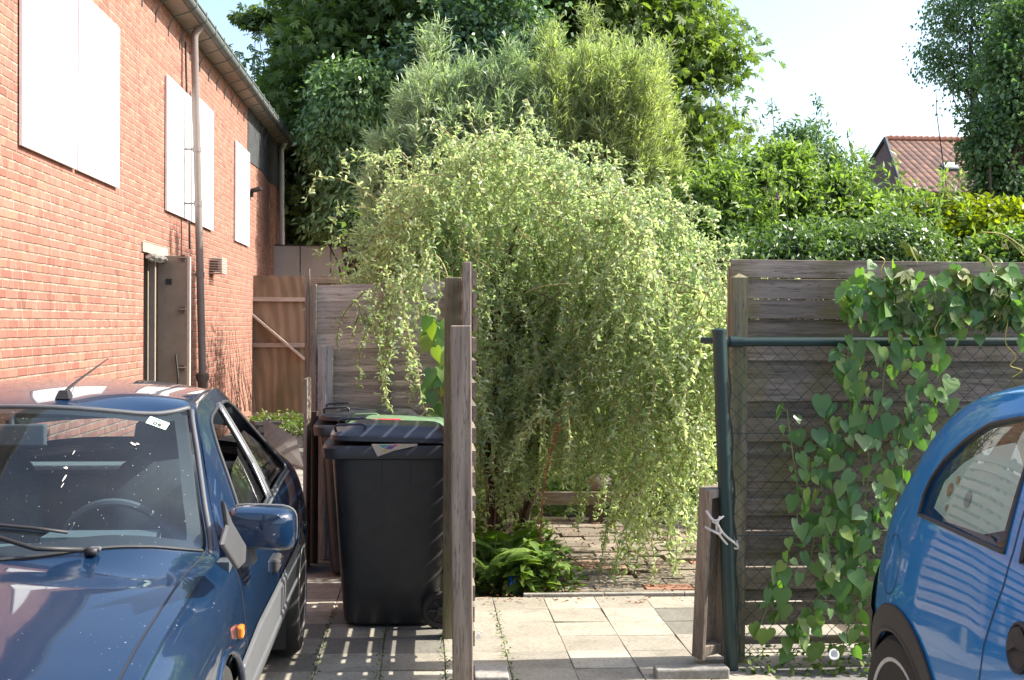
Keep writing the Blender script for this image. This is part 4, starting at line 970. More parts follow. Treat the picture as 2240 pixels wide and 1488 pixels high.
# interior
b = MB(); b.box((0, 5.0, .28), (1.5, 3.0, .06)); b.box((0, 6.35, .62), (1.3, .5, .5)); b.box((.80, 4.7, .62), (.04, 1.5, .42)); b.box((-.80, 4.7, .62), (.04, 1.5, .42)); b.box((.80, 5.5, .62), (.04, .7, .42)); b.box((-.80, 5.5, .62), (.04, .7, .42)); b.build('cabin_floor', M_interior, carL)
b = MB(); vs = []
for y, z in ((3.84, .84), (3.95, .865), (4.10, .865), (4.2, .80), (4.22, .55)): vs.append([Vector((x, y-.05*(1-abs(x)/.7), z+.012*math.cos(x*3))) for x in np.linspace(-.64, .64, 13)])
b.loft(vs, cap=False, closed=False); b.box((.37, 4.16, .86), (.36, .14, .06)); b.build('dashboard', M_dash, carL, smooth=True)
swc = Vector((.37, 4.40, .80)); axd = Vector((0, 1, .42)).normalized(); ex_ = Vector((1, 0, 0)); ey_ = axd.cross(ex_)
b = MB(); b.tube([swc+(ex_*math.cos(t)+ey_*math.sin(t))*.185 for t in np.linspace(0, 2*math.pi, 40, endpoint=False)], .015, 8, closed=True)
b.box(swc, (.12, .05, .1), Matrix.Rotation(R(23), 3, 'X')); 
for t in (R(0), R(180), R(90)*(1 if ey_.z < 0 else 3)): b.bar(swc, swc+(ex_*math.cos(t)+ey_*math.sin(t))*.18, .045, .02, axd)
b.build('steering_wheel', M_plasgrey, carL, smooth=True)
for sx_ in (.37, -.37):
    def rr(cx, cy, z, hw, hd, e=.5, n=20): return [Vector((cx+hw*math.copysign(abs(math.cos(a))**e, math.cos(a)), cy+hd*math.copysign(abs(math.sin(a))**e, math.sin(a)), z)) for a in np.linspace(0, 2*math.pi, n, endpoint=False)]
    b = MB(); b.loft([rr(sx_, 4.95, .38, .24, .26), rr(sx_, 4.93, .52, .25, .27)]); b.loft([rr(sx_, 5.15, .45, .24, .07), rr(sx_, 5.2, .7, .25, .08), rr(sx_, 5.24, .92, .235, .07), rr(sx_, 5.27, 1.0, .18, .06), rr(sx_, 5.275, 1.04, .11, .04)])
    s_ = b.build('front_seat', M_interior, carL, smooth=True)
    b = MB(); b.loft([rr(sx_, 5.27, 1.03, .11, .045), rr(sx_, 5.275, 1.09, .135, .055), rr(sx_, 5.28, 1.17, .125, .05), rr(sx_, 5.28, 1.21, .08, .035)]); b.build('headrest', M_interior, s_, smooth=True)
b = MB(); b.box((0, 5.95, .62), (1.3, .14, .50), Matrix.Rotation(R(-14), 3, 'X')); b.box((0, 5.6, .45), (1.3, .5, .16)); b.build('rear_bench', M_dash, carL, bevel=.03)
b = MB(); b.box((0, 6.12, .885), (1.2, .36, .02)); b.build('parcel_shelf', M_dash, carL)
b = MB(); b.box((.0, 4.40, 1.20), (.24, .03, .075)); b.tube([(0, 4.4, 1.2), (0, 4.42, 1.28)], .012, 6); b.build('inner_mirror', M_plasgrey, carL, bevel=.012)
b = MB(); b.box((0, 5.15, 1.295), (.9, .8, .01)); b.box((0, 4.9, 1.262), (1.0, .42, .05)); b.build('headliner', M_dash, carL)

# ---- bright blue small hatchback, rear quarter in view at the right
stR = [
 (.85, [(0, .5), (.3, .5), (.45, .48), (.55, .46), (.62, .43), (.66, .38), (.64, .3), (.55, .22)]),
 (.95, [(0, .68), (.35, .67), (.6, .64), (.66, .61), (.72, .55), (.76, .45), (.75, .33), (.65, .2)]),
 (1.3, [(0, .82), (.35, .81), (.62, .78), (.7, .75), (.78, .66), (.81, .5), (.8, .33), (.75, .2)]),
 (1.75, [(0, .93), (.35, .92), (.62, .885), (.70, .86), (.79, .76), (.82, .55), (.81, .36), (.76, .2)]),
 (2.0, [(0, 1.0), (.35, .98), (.64, .92), (.70, .90), (.79, .86), (.825, .60), (.815, .38), (.76, .2)]),
 (2.4, [(0, 1.22), (.33, 1.19), (.6, 1.11), (.66, 1.08), (.80, .92), (.83, .62), (.82, .38), (.76, .2)]),
 (2.75, [(0, 1.41), (.3, 1.39), (.56, 1.335), (.635, 1.27), (.80, .94), (.83, .62), (.82, .38), (.76, .2)]),
 (3.1, [(0, 1.47), (.3, 1.46), (.56, 1.425), (.652, 1.355), (.80, .955), (.83, .62), (.82, .38), (.76, .2)]),
 (3.5, [(0, 1.485), (.3, 1.475), (.575, 1.44), (.68, 1.365), (.80, .98), (.835, .64), (.82, .38), (.76, .2)]),
 (3.9, [(0, 1.445), (.3, 1.435), (.58, 1.395), (.695, 1.30), (.79, .995), (.835, .66), (.82, .38), (.76, .2)]),
 (4.12, [(0, 1.36), (.3, 1.35), (.59, 1.30), (.70, 1.205), (.775, .985), (.825, .66), (.82, .40), (.75, .22)]),
 (4.28, [(0, 1.20), (.3, 1.19), (.58, 1.15), (.68, 1.085), (.755, .955), (.80, .68), (.80, .42), (.73, .24)]),
 (4.40, [(0, 1.04), (.3, 1.03), (.56, 1.0), (.66, .965), (.725, .87), (.77, .66), (.77, .42), (.69, .26)]),
 (4.50, [(0, .80), (.3, .79), (.52, .775), (.61, .75), (.67, .70), (.72, .58), (.72, .42), (.64, .28)]),
 (4.55, [(0, .55), (.25, .55), (.4, .54), (.5, .53), (.56, .51), (.6, .48), (.6, .4), (.5, .3)])]
shR = Shell(stR); cxR = 2.385
carR = empty('parked_car', (cxR, -.11, 0), 0, 'bright blue small hatchback with a dark oval door handle in front of the board fence', 'car', 'cars parked in front of the fences')
M_blue = mat_paint('bright_blue_paint', (.0, .21, .55), (.1, .18, .2), .05, .03)
def qk(y, z): return (y, shR.k_of_z(y, z, 2.6, 5.5))
qw = [(3.99, .995), (3.985, 1.06), (3.96, 1.115), (3.9, 1.18), (3.8, 1.25), (3.67, 1.312), (3.5, 1.345), (3.40, 1.352), (3.39, 1.2), (3.375, .985), (3.6, .99), (3.8, .994)]
qwk = [qk(y, z) for y, z in qw]
dwk = [qk(y, z) for y, z in [(3.27, .98), (3.29, 1.2), (3.30, 1.35), (3.0, 1.33), (2.8, 1.27), (2.5, 1.12), (2.2, .96), (2.22, .93), (2.8, .955)]]
RA, RF = 4.06, 1.6
def body_with_arches(sh, ya, yb, m, par, zc=.29, r=.31, k0=-3, holes=()):
    for sg in (1, -1):
        a1 = arch(sh, yb, r, zc, sg); a2 = arch(sh, ya, r, zc, sg); km = sh.n-1; y0, y1 = sh.ys[0]+.03, sh.ys[-1]-.0
        poly = [(y, 2.0*sg) for y in np.linspace(y0, y1, 40)]+[(y1, km*sg)]+a2[::-1]+a1[::-1]+[(y0, km*sg)]
        patch(sh, 'side_body', m, poly, [[(y, k*sg) for y, k in h] for h in holes], par, ds=.035, ks=.1)
body_with_arches(shR, RA, RF, M_blue, carR, holes=(qwk, dwk))
hR = [(.88, k) for k in np.linspace(-2, 2, 9)]+[(2.0, k) for k in np.linspace(2, -2, 9)]
patch(shR, 'bonnet', M_blue, hR, [], carR)
patch(shR, 'windscreen', M_glassS, [(2.0, k) for k in np.linspace(-2, 2, 9)]+[(2.7, k) for k in np.linspace(2, -2, 9)], [], carR)
patch(shR, 'roof', M_blue, [(2.7, k) for k in np.linspace(-2, 2, 9)]+[(4.08, k) for k in np.linspace(2, -2, 9)], [], carR)
rwR = [(4.12, k) for k in np.linspace(-1.7, 1.7, 9)]+[(4.38, k) for k in np.linspace(1.7, -1.7, 9)]
patch(shR, 'tailgate', M_blue, [(4.08, -2), (4.08, 2), (4.55, 2), (4.55, -2)], [rwR], carR); patch(shR, 'rear_window', M_glassS, rwR, [], carR)
nR = [(.85, k) for k in np.linspace(-7, 7, 29)]+[(.88, k) for k in np.linspace(7, -7, 29)]; patch(shR, 'front_bumper', M_blue, nR, [], carR)
M_glassR = mat_glass('quarter_glass', (.72, .80, .76), haze=.0, ior=1.38)
for sg in (1, -1):
    q_ = [(y, k*sg) for y, k in qwk]; d_ = [(y, k*sg) for y, k in dwk]
    patch(shR, 'quarter_window', M_glassR, q_, [], carR, off=-.006); patch(shR, 'door_window', M_glassR, d_, [], carR, off=-.012)
    b = MB(); rod(shR, b, q_, .007, .0, closed=True); b.build('window_seal', M_seal, carR, smooth='all')
    b = MB(); rod(shR, b, d_, .011, .002, closed=True); b.build('door_window_seal', M_plasdark, carR, smooth='all')
    b = MB(); kk = lambda y, z: (y, shR.k_of_z(y, z, 2.3, 6.9)*sg)
    pth = [kk(y, z) for y, z in ((3.33, 1.37), (3.335, 1.2), (3.33, 1.0), (3.345, .9), (3.42, .72), (3.46, .5), (3.45, .3))]; ribbon(shR, b, pth, .005, .0015)
    pth = [(y, 2.06*sg) for y in np.linspace(2.5, 4.1, 30)]; ribbon(shR, b, pth, .006, .0015)
    cap_ = [kk(4.17+.085*math.cos(t), .80+.10*math.sin(t)) for t in np.linspace(0, 2*math.pi, 28)]
    if sg < 0: ribbon(shR, b, cap_, .0035, .0015)
    b.build('panel_gap', M_black, carR, fixn=False)
    # arch trim
    ar = arch(shR, RA, .312, .29, sg); ar2 = arch(shR, RA, .312, .29, sg, ext=.075)
    rear = [p for p in ar2 if p[0] < RA+.15]
    poly = [(p[0], p[1]) for p in ar]+[p for p in ar2[::-1]]
    patch(shR, 'arch_trim', M_plasdark, poly, [], carR, off=.010)
    b = MB(); rod(shR, b, ar[1:-1], .010, .004); b.build('arch_lip', M_plasdark, carR, smooth='all'); b = MB(); rod(shR, b, ar2[1:-1], .007, .004); b.build('arch_lip', M_plasdark, carR, smooth='all')
    bump = [kk(4.33, .60), kk(4.42, .60), (4.55, shR.k_of_z(4.55, .54, 0, 7)*sg), (4.55, 7*sg), (4.30, 7*sg), kk(4.36, .5)]
    patch(shR, 'rear_bumper', M_plasdark, bump, [], carR, off=.012)
    p = shR.ev(3.34-.12, shR.k_of_z(3.22, .765, 3.5, 6)*sg); n = shR.nrm(3.22, shR.k_of_z(3.22, .765, 3.5, 6))
    n = Vector((sg, 0, .12)).normalized(); ex = Vector((0, 1, 0)); ey = n.cross(ex)
    ring = lambda r1, r2, o: [p+n*o+ex*math.cos(t)*r1+ey*math.sin(t)*r2 for t in np.linspace(0, 2*math.pi, 32, endpoint=False)]
    b = MB(); b.loft([ring(.062, .068, -.01), ring(.062, .068, .008), ring(.055, .060, .012), ring(.05, .055, .006)]); hd = b.build('door_handle', M_plasdark, carR, smooth=True)
    b = MB(); up = 1 if ey.z > 0 else -1
    b.add([p+n*.014+ex*math.cos(t)*.05+ey*up*math.sin(t)*.053 for t in np.linspace(R(-25), R(180), 16)]+[p+n*.020], [tuple(range(16))+(16,)]); b.build('handle_flap', M_plasdark, hd, fixn=False)
    wheel(carR, sg*.745, RA, .292, .175, sg, 13, M_tyre, mat_plain('pale_hubcap', (.62, .60, .54), .5)); wheel(carR, sg*.735, RF, .285, .175, sg, 13, M_tyre, M_rim)
    for yy in (RA, RF):
        b = MB(); ring2 = [(.315, .1)]+[(math.cos(math.pi*i/16)*.315, .29+math.sin(math.pi*i/16)*.315) for i in range(17)]+[(-.315, .1)]
        vs = [(sg*.80, yy+a, z) for a, z in ring2]+[(sg*.5, yy+a, z) for a, z in ring2]; n2 = len(ring2)
        b.add(vs, [(i, i+1, n2+i+1, n2+i) for i in range(n2-1)]+[tuple(range(n2, 2*n2))]); b.build('wheel_well', M_black, carR)
b = MB(); b.box((0, 3.0, .28), (1.3, 2.6, .06)); b.box((0, 3.75, .62), (1.25, .12, .66)); b.box((.36, 2.9, .7), (.44, .14, .8)); b.box((-.36, 2.9, .7), (.44, .14, .8)); b.box((.36, 2.95, 1.15), (.22, .08, .16)); b.box((-.36, 2.95, 1.15), (.22, .08, .16)); b.build('seats', M_interior, carR, bevel=.03)
b = MB(); b.box((-.745, 3.3, .66), (.03, 1.7, .58)); b.box((.745, 3.3, .66), (.03, 1.7, .58)); b.build('inner_trim', M_interior, carR)
# sunshade behind the quarter window
sp_ = [(3.93, 1.03), (3.90, 1.12), (3.80, 1.19), (3.66, 1.25), (3.52, 1.28), (3.44, 1.22), (3.44, 1.04), (3.55, 1.01), (3.8, 1.005)]
ssp = [(y, -shR.k_of_z(y, z, 2.7, 5.0)) for y, z in sp_]
ss = patch(shR, 'sun_shade', mat_plain('pale_sunshade', (.60, .72, .68), .7, var=.03), ssp, [], carR, off=-.02)
for (y, z, r, c) in ((3.84, 1.10, .018, (.50, .26, .18)), (3.80, 1.135, .012, (.5, .3, .2)), (3.70, 1.09, .022, (.28, .34, .36)), (3.83, 1.045, .009, (.4, .28, .2))):
    patch(shR, 'shade_print', mat_plain('print', c, .7), [(y+r*math.cos(t), -shR.k_of_z(y+r*math.cos(t), z+r*1.2*math.sin(t), 2.7, 5)) for t in np.linspace(0, 2*math.pi, 14, endpoint=False)], [], ss, off=-.017, ds=.01, ks=.04)
# rear hatch knob
b = MB(); p = shR.ev(4.46, -3.4); b.lathe([(.012, 0), (.014, .01), (.008, .016)], p, (-1, .3, 0), 12); b.build('body_plug', M_blue, carR)
# ================================================================== WHEELIE BINS
M_bin = mat_plain('black_bin_plastic', (.028, .029, .031), .42, nscale=14, var=.35, bstr=.08)
M_binblue = mat_plain('dark_lid_plastic', (.030, .036, .050), .36, nscale=14, var=.3, bstr=.08)
M_bingreen = mat_plain('green_lid_plastic', (.13, .22, .12), .5, nscale=14, var=.2)
M_red = mat_plain('red_label', (.55, .03, .05), .5)
def sq(cx, cy, z, hx, hy, e=.28, n=44, tilt=0):
    out = []
    for a in np.linspace(0, 2*math.pi, n, endpoint=False):
        c, s_ = math.cos(a), math.sin(a); x = hx*math.copysign(abs(c)**e, c); y = hy*math.copysign(abs(s_)**e, s_); out.append(Vector((cx+x, cy+y, z+tilt*x)))
    return out
def make_bin(loc, rz, label, lidm, grp='wheelie bins behind the slatted screen', tiltlid=0):
    t = empty('wheelie_bin', loc, rz, label, 'bin', grp)
    b = MB(); b.loft([sq(-.01, 0, .012, .235, .225), sq(-.01, 0, .03, .25, .24), sq(-.01, 0, .25, .268, .25), sq(-.005, 0, .60, .295, .262), sq(0, 0, .93, .325, .275), sq(0, 0, .945, .325, .275)])
    b.build('body', M_bin, t, smooth=True)
    b = MB(); b.loft([sq(-.005, 0, .915, .345, .29, .22), sq(-.005, 0, .92, .365, .298, .22), sq(-.005, 0, .975, .37, .30, .22), sq(-.005, 0, .99, .36, .29, .22)]); b.build('rim', M_bin, t, smooth=True)
    for x in (-.06, .09): b = MB(); b.box((x, -.271, .85), (.006, .008, .14)); b.build('rib', M_black, t)
    tl = -.03
    b = MB(); b.loft([sq(0, 0, 1.005, .325, .285, .3, tilt=tl), sq(0, 0, 1.01, .335, .292, .3, tilt=tl), sq(0, 0, 1.035, .335, .29, .3, tilt=tl), sq(.0, 0, 1.05, .318, .272, .3, tilt=tl), sq(.02, 0, 1.055, .27, .225, .3, tilt=tl), sq(.02, 0, 1.085, .235, .19, .3, tilt=tl), sq(.02, 0, 1.092, .215, .17, .3, tilt=tl)])
    ld = b.build('lid', lidm, t, smooth=True)
    for y in (-.2, .2):
        b = MB(); b.tube([(-.30, y-.0, 1.05), (-.31, y, 1.085), (-.29, y, 1.095), (-.17, y, 1.10), (-.15, y, 1.09), (-.15, y, 1.06)], .007, 8); b.build('lid_grip', lidm, ld, smooth='all')
    b = MB(); b.tube([(.33, -.22, .98), (.40, -.21, 1.0), (.41, -.1, 1.0), (.41, .1, 1.0), (.40, .21, 1.0), (.33, .22, .98)], .014, 10); b.tube([(.36, -.24, 1.0), (.36, .24, 1.0)], .012, 8); b.build('handle', M_bin, t, smooth='all')
    b = MB(); b.tube([(.25, -.27, .1), (.25, .27, .1)], .012, 8); b.box((.22, 0, .14), (.14, .42, .1)); b.build('axle', M_bin, t)
    for s_ in (-1, 1):
        b = MB(); b.lathe([(.05, -.022), (.09, -.025), (.1, -.018), (.1, .018), (.09, .025), (.07, .022), (.066, .012)], (.25, s_*.285, .1), (0, s_, 0), 32); w_ = b.build('wheel', M_tyre, t, smooth=True)
        b = MB(); b.lathe([(.02, .0), (.022, .026), (.014, .03)], (.25, s_*.285, .1), (0, s_, 0), 16)
        for i in range(6): a = math.pi*i/3; b.box((.25+.035*math.cos(a), s_*.30, .1+.035*math.sin(a)), (.05, .01, .01), Matrix.Rotation(-a, 3, 'Y'))
        b.build('hub', M_bin, w_)
    t.scale = (1, 1, .972); return t
B0 = PZ(748, 1374); B1 = PZ(965, 1376)
bx = B0.x+.26
bin1 = make_bin((bx+.0, B0.y+.25, 0), R(1), 'black wheelie bin nearest the camera with a newspaper corner under its lid', M_binblue)
bin2 = make_bin((bx+.03, B0.y+.25+.66, 0), R(-2), 'wheelie bin with a pale green lid and red label behind the front bin', M_bingreen)
B2 = PZ(716, 1262); bin3 = make_bin((B2.x+.27, B2.y+.25, .0), R(2), 'black wheelie bin farthest left against the brown plank fence', M_bin)
b = MB(); b.box((-.06, -.21, 1.092), (.13, .03, .004), Matrix.Rotation(R(30), 3, 'X')); b.box((-.17, -.21, 1.093), (.045, .03, .004), Matrix.Rotation(R(30), 3, 'X')); b.build('red_label', M_red, bin2); bin2.scale.z = .95
# newspaper corner
A = PY(813, 972, B0.y-.055); 
b = MB(); Y_ = B0.y-.062
pp = [PY(x, y, Y_) for x, y in ((812, 972), (826, 999), (862, 986), (912, 975), (914, 971))]
b.prism(pp, (0, .004, 0)); nw = b.build('newspaper', mat_plain('newsprint', (.60, .54, .42), .8, nscale=20, var=.1)); tag(nw, 'folded newspaper corner sticking out under the front bin lid', 'newspaper')
for pts_, c in ((((828, 974), (840, 980), (850, 974)), (.02, .40, .42)), (((842, 982), (856, 983), (866, 975), (850, 975)), (.20, .12, .35)), (((836, 988), (846, 987), (842, 982)), (.6, .5, .1)), (((860, 974), (868, 976), (870, 972)), (.6, .05, .2))):
    b = MB(); b.prism([PY(x, y, Y_-.0015) for x, y in pts_], (0, .001, 0)); b.build('printed_patch', mat_plain('ink', c, .8), nw)
# leaning sheet and rubble by the gate
b = MB(); q = [PY(x, y, Y) for x, y, Y in ((575, 905, 15.2), (648, 940, 14.0), (664, 975, 13.0), (580, 950, 14.0))]
q[0].z = .42; q[1].z = .28; q[2].z = .06; q[3].z = .10
b.prism(q, (0, .01, .03)); tag(b.build('grey_sheet', mat_plain('grey_sheet', (.15, .14, .125), .7, nscale=6, var=.35)), 'crumpled grey sheet lying on rubble in the alley behind the blue car', 'sheet')
b = MB(); r3 = random.Random(5)
for i in range(60):
    p = PY(r3.uniform(545, 600), 960, r3.uniform(14.6, 17)); p.z = r3.uniform(0, .42)*(1-abs(p.y-15.8)/2.4)
    b.box(p, (r3.uniform(.05, .2), r3.uniform(.05, .25), r3.uniform(.02, .08)), Matrix.Rotation(r3.uniform(0, 3), 3, 'Z') @ Matrix.Rotation(r3.uniform(-1.2, 1.2), 3, 'X'))
tag(b.build('rubble', mat_plain('dusty_rubble', (.16, .145, .125), .9, var=.4)), 'heap of pale broken rubble at the foot of the brick wall', 'rubble', kind='stuff')
# garden: low rail, stump, stone, back fence
b = MB(); Yr = 9.9; A = PY(1100, 1088, Yr); C = PY(1400, 1092, Yr); b.box(((A.x+C.x)/2, Yr, (A.z+C.z)/2), (C.x-A.x, .05, .10)); 
lr = empty('low_rail', (A.x, Yr, 0), 0, 'low dark wooden rail crossing the garden under the willow', 'fence'); Bp(b, 'rail', M_fencex, lr)
for px in (1112, 1308, 1392): A = PY(px, 1090, Yr); b = MB(); b.box((A.x, Yr+.06, A.z/2), (.12, .07, A.z+.04)); Bp(b, 'post', M_bark, lr)
b = MB(); p = PY(1312, 1058, 10.1); b.loft([[p+Vector((.10*math.cos(a)*k*(1+.2*math.sin(3*a)), .1*math.sin(a)*k, dz)) for a in np.linspace(0, 2*math.pi, 14, endpoint=False)] for k, dz in ((.6, -.06), (1, 0), (.95, .04), (.5, .07))])
tag(b.build('stone', mat_plain('pink_grey_stone', (.42, .34, .31), .9, nscale=30, var=.3, bstr=.4), smooth='all'), 'rounded pinkish stone sitting above the low garden rail', 'stone')
gb = empty('garden_fence', (.2, 13.8, 0), 0, 'dark plank fence at the back of the garden behind the willow', 'fence')
b = MB()
for i in range(17): b.box((2.6, 13.8+.015*(i % 2), .06+.11*i), (5.6, .02, .112))
Bp(b, 'boards', M_fencex, gb)
b = MB()
for i in range(4): b.box((.1+i*1.8, 13.74, .98), (.09, .09, 1.96))
Bp(b, 'post', M_postgreen, gb)
b = MB(); p = PZ(1128, 1302); 
for i in range(2): b.loft([[p+Vector((-.02+.022*i, .10, .0))+Vector((.022*math.cos(a)*k, .03*math.sin(a)*k, dz+.02*math.sin(3*a+i))) for a in np.linspace(0, 2*math.pi, 9, endpoint=False)] for k, dz in ((1, 0), (.9, .05), (.3, .09))])
tag(b.build('blue_bag', mat_plain('blue_plastic', (.01, .12, .55), .25)), 'crumpled bright blue plastic bag half hidden under the leafy plant', 'bag')
# ================================================================== VEGETATION
L_curly = mat_leaf('curly_willow_leaf', [(0.201, 0.261, 0.161), (0.354, 0.429, 0.284), (0.600, 0.651, 0.493)], .36, .6, (1.2, 1.35, .7), .5)
L_grey = mat_leaf('grey_willow_leaf', [(0.200, 0.260, 0.180), (0.335, 0.408, 0.286), (0.509, 0.594, 0.423)], .4, .4, (1.1, 1.4, .6), .5)
L_feather = mat_leaf('feathery_leaf', [(0.257, 0.318, 0.169), (0.393, 0.455, 0.249), (0.571, 0.620, 0.385)], .45, .5, (1.2, 1.4, .5))
L_chest = mat_leaf('dark_tree_leaf', [(0.082, 0.130, 0.052), (0.148, 0.213, 0.077), (0.247, 0.323, 0.119)], .5, .36, (1.35, 1.6, .4), .3)
L_cherry = mat_leaf('cherry_leaf', [(0.114, 0.189, 0.087), (0.197, 0.299, 0.134), (0.336, 0.464, 0.236)], .36, .3, (1.2, 1.5, .5), .5)
L_conif = mat_leaf('bluish_dark_leaf', [(0.069, 0.133, 0.073), (0.116, 0.208, 0.116), (0.192, 0.296, 0.165)], .5, .25)
L_birch = mat_leaf('birch_leaf', [(0.076, 0.137, 0.070), (0.144, 0.243, 0.120), (0.254, 0.365, 0.180)], .35, .35)
L_hedge = mat_leaf('hedge_leaf', [(0.102, 0.165, 0.058), (0.196, 0.286, 0.108), (0.333, 0.440, 0.181)], .42, .40, (1.3, 1.5, .4), .4)
L_hedged = mat_leaf('dark_hedge_leaf', [(0.074, 0.128, 0.053), (0.143, 0.219, 0.096), (0.224, 0.320, 0.160)], .38, .32)
L_yellow = mat_leaf('yellow_green_leaf', [(0.132, 0.187, 0.017), (0.220, 0.297, 0.028), (0.330, 0.396, 0.055)], .45, .5, (1.2, 1.2, .3))
L_bind = mat_leaf('bindweed_leaf', [(0.099, 0.202, 0.069), (0.142, 0.269, 0.076), (0.328, 0.403, 0.076)], .36, .38, (1.3, 1.6, .4), .6)
L_vine = mat_leaf('vine_leaf', [(0.076, 0.119, 0.025), (0.136, 0.178, 0.034), (0.204, 0.230, 0.034)], .42, .5, (1.3, 1.3, .3))
L_fern = mat_leaf('fern_leaf', [(0.092, 0.184, 0.029), (0.172, 0.287, 0.057), (0.253, 0.368, 0.103)], .5, .45, (1.2, 1.35, .4))
L_broad = mat_leaf('broad_leaf', [(0.138, 0.230, 0.057), (0.207, 0.322, 0.081), (0.299, 0.391, 0.115)], .45, .45, (1.2, 1.3, .4))
L_weed = mat_leaf('weed_leaf', [(.05, .10, .02), (.09, .15, .03), (.16, .2, .05)], .5, .4)
L_dry = mat_leaf('dry_brown', [(.16, .07, .03), (.26, .12, .05), (.34, .17, .08)], .8, .2, (1, .9, .7))
M_purple = mat_leaf('purple_flower', [(.18, .03, .28), (.30, .07, .42)], .6, .3, (1, .8, 1.2))
M_petal = mat_plain('white_petal', (.80, .78, .76), .6, var=.03)
def S(Y): return FPX/Y
def blob(px, py, Y, rx, ry, dy=None):
    c = PY(px, py, Y); k = Y/FPX; return ((c.x, c.y, c.z), (rx*k, dy or rx*k*.8, ry*k))
# big chestnut
Yc = 26
tree('chestnut_tree', 'huge dark green chestnut tree filling the sky behind the willows', 'tree', (2.0, Yc+1, 0),
     [blob(820, 30, Yc, 190, 150), blob(720, 150, Yc-1, 130, 120), blob(1020, 20, Yc, 260, 200, 3), blob(1260, 30, Yc, 260, 200, 3), blob(1420, 20, Yc+1, 150, 130), blob(1430, 190, Yc-1, 165, 150),
      blob(1480, 330, Yc-1, 135, 110), blob(1250, 260, Yc, 220, 160, 2), blob(1000, 260, Yc, 220, 160, 2), blob(820, 300, Yc, 160, 180, 2), blob(1540, 130, Yc-1, 55, 55), blob(640, 260, Yc-1, 60, 90), blob(690, 420, Yc, 90, 140, 1.5), blob(1100, -120, Yc, 420, 160, 3), blob(1490, 60, Yc, 55, 80)],
     900, 85, .95, .165, .165, T_PALM, L_chest, M_bark, .38, shell=.5, droop=.5)
tree('chestnut_branch', 'leafy branch reaching out left above the brick building gutter', 'branch', tuple(PY(640, 60, Yc)), [blob(560, 42, Yc, 48, 14, .5), blob(548, 70, Yc, 16, 14, .3), blob(610, 30, Yc, 50, 26, .6)], 30, 26, .34, .26, .26, T_PALM, L_chest, M_bark, .05, shell=.2, droop=.5) if False else None
rt = tree('maple_tree', 'dark small-leaved tree in the centre behind the feathery willow tops', 'tree', (.8, 22, 0), [blob(1010, 90, 22, 90, 120), blob(1100, 60, 22, 110, 140), blob(930, 130, 22, 60, 70), blob(1180, 160, 22, 100, 90)], 170, 60, .55, .12, .075, T_LANCE, L_conif, M_bark, .14, shell=.3)
# left side branch belongs to a separate smaller tree
tree('sycamore_tree', 'dark leafy tree with one branch poking out above the end of the gutter', 'tree', (-2.6, 30, 0), [blob(672, 80, 30, 60, 65), blob(575, 44, 30, 58, 11, .3), blob(540, 66, 30, 14, 12, .2), blob(625, 180, 30, 50, 50), blob(690, 10, 30, 70, 50), blob(655, 270, 30, 50, 60), blob(700, 380, 30, 50, 110), blob(690, 480, 30, 40, 60)], 190, 60, .42, .16, .16, T_PALM, L_chest, M_bark, .10, shell=.35, droop=.5)
tree('cherry_tree', 'glossy leaved cherry tree leaning out beside the end of the brick building', 'tree', (-.9, 22.5, 0), [blob(775, 220, 22, 90, 90), blob(735, 320, 22, 50, 80), blob(810, 330, 22, 90, 100), blob(745, 420, 22, 42, 60), blob(805, 440, 22, 75, 60), blob(715, 490, 22, 22, 16, .5)],
     360, 62, .38, .125, .055, T_LANCE, L_cherry, M_bark, .12, shell=.45, droop=.7)
for (px, py, Y, rx, ry, lab, m) in ((690, 560, 26.5, 110, 90, 'dark shrub at the far end of the alley behind the pale panel fence', L_chest), (950, 560, 17, 170, 130, 'dark shrub behind the curly willow on the left', L_hedged), (1250, 600, 17, 220, 150, 'dark shrub behind the middle of the curly willow', L_hedged), (1500, 560, 16, 160, 130, 'dark shrub behind the right side of the curly willow', L_hedged)):
    c = PY(px, py, Y); tree('dark_shrub', lab, 'shrub', (c.x, Y, 0), [blob(px, py, Y, rx, ry), blob(px-rx*.3, py+ry, Y, rx, ry), blob(px+rx*.3, py+ry, Y, rx, ry)], 130, 50, .5, .13, .06, T_LANCE, m, M_bark, .07, 'dark shrubs behind the willows')
# right-hand trees
tree('birch_tree', 'drooping birch with small leaves hanging at the top right corner', 'tree', (PY(2190, 700, 17).x, 17, 0),
     [blob(2160, 20, 17, 120, 90), blob(2200, 150, 17, 110, 120), blob(2070, 60, 17, 60, 70), blob(2075, 160, 17, 55, 45), blob(2120, 215, 17, 35, 40), blob(2035, 10, 17, 30, 40), blob(2050, 120, 17, 55, 30), blob(2250, -60, 17, 150, 120)],
     310, 60, .26, .052, .036, T_LANCE, L_birch, M_bark, .06, shell=.25, droop=1.2)
tree('broad_tree', 'dense dark tree at the right edge in front of the distant house', 'tree', (PY(2230, 700, 14.5).x, 14.5, 0),
     [blob(2210, 330, 14.5, 85, 120), blob(2240, 180, 14.5, 90, 130), blob(2160, 290, 14.5, 45, 70), blob(2200, 440, 14.5, 75, 50), blob(2260, 60, 14.5, 80, 90)], 330, 60, .26, .062, .042, T_OVAL, L_birch, M_bark, .12, shell=.5)
tree('dark_evergreen', 'small dark evergreen standing against the sky left of the distant house', 'tree', (PY(1760, 700, 30).x, 30, 0), [blob(1770, 330, 30, 55, 60), blob(1730, 380, 30, 65, 70), blob(1800, 400, 30, 70, 70), blob(1690, 420, 30, 70, 60), blob(1850, 395, 30, 42, 45), blob(1880, 430, 30, 30, 30)], 190, 60, .5, .16, .06, T_LANCE, L_conif, M_bark, .15, shell=.4)
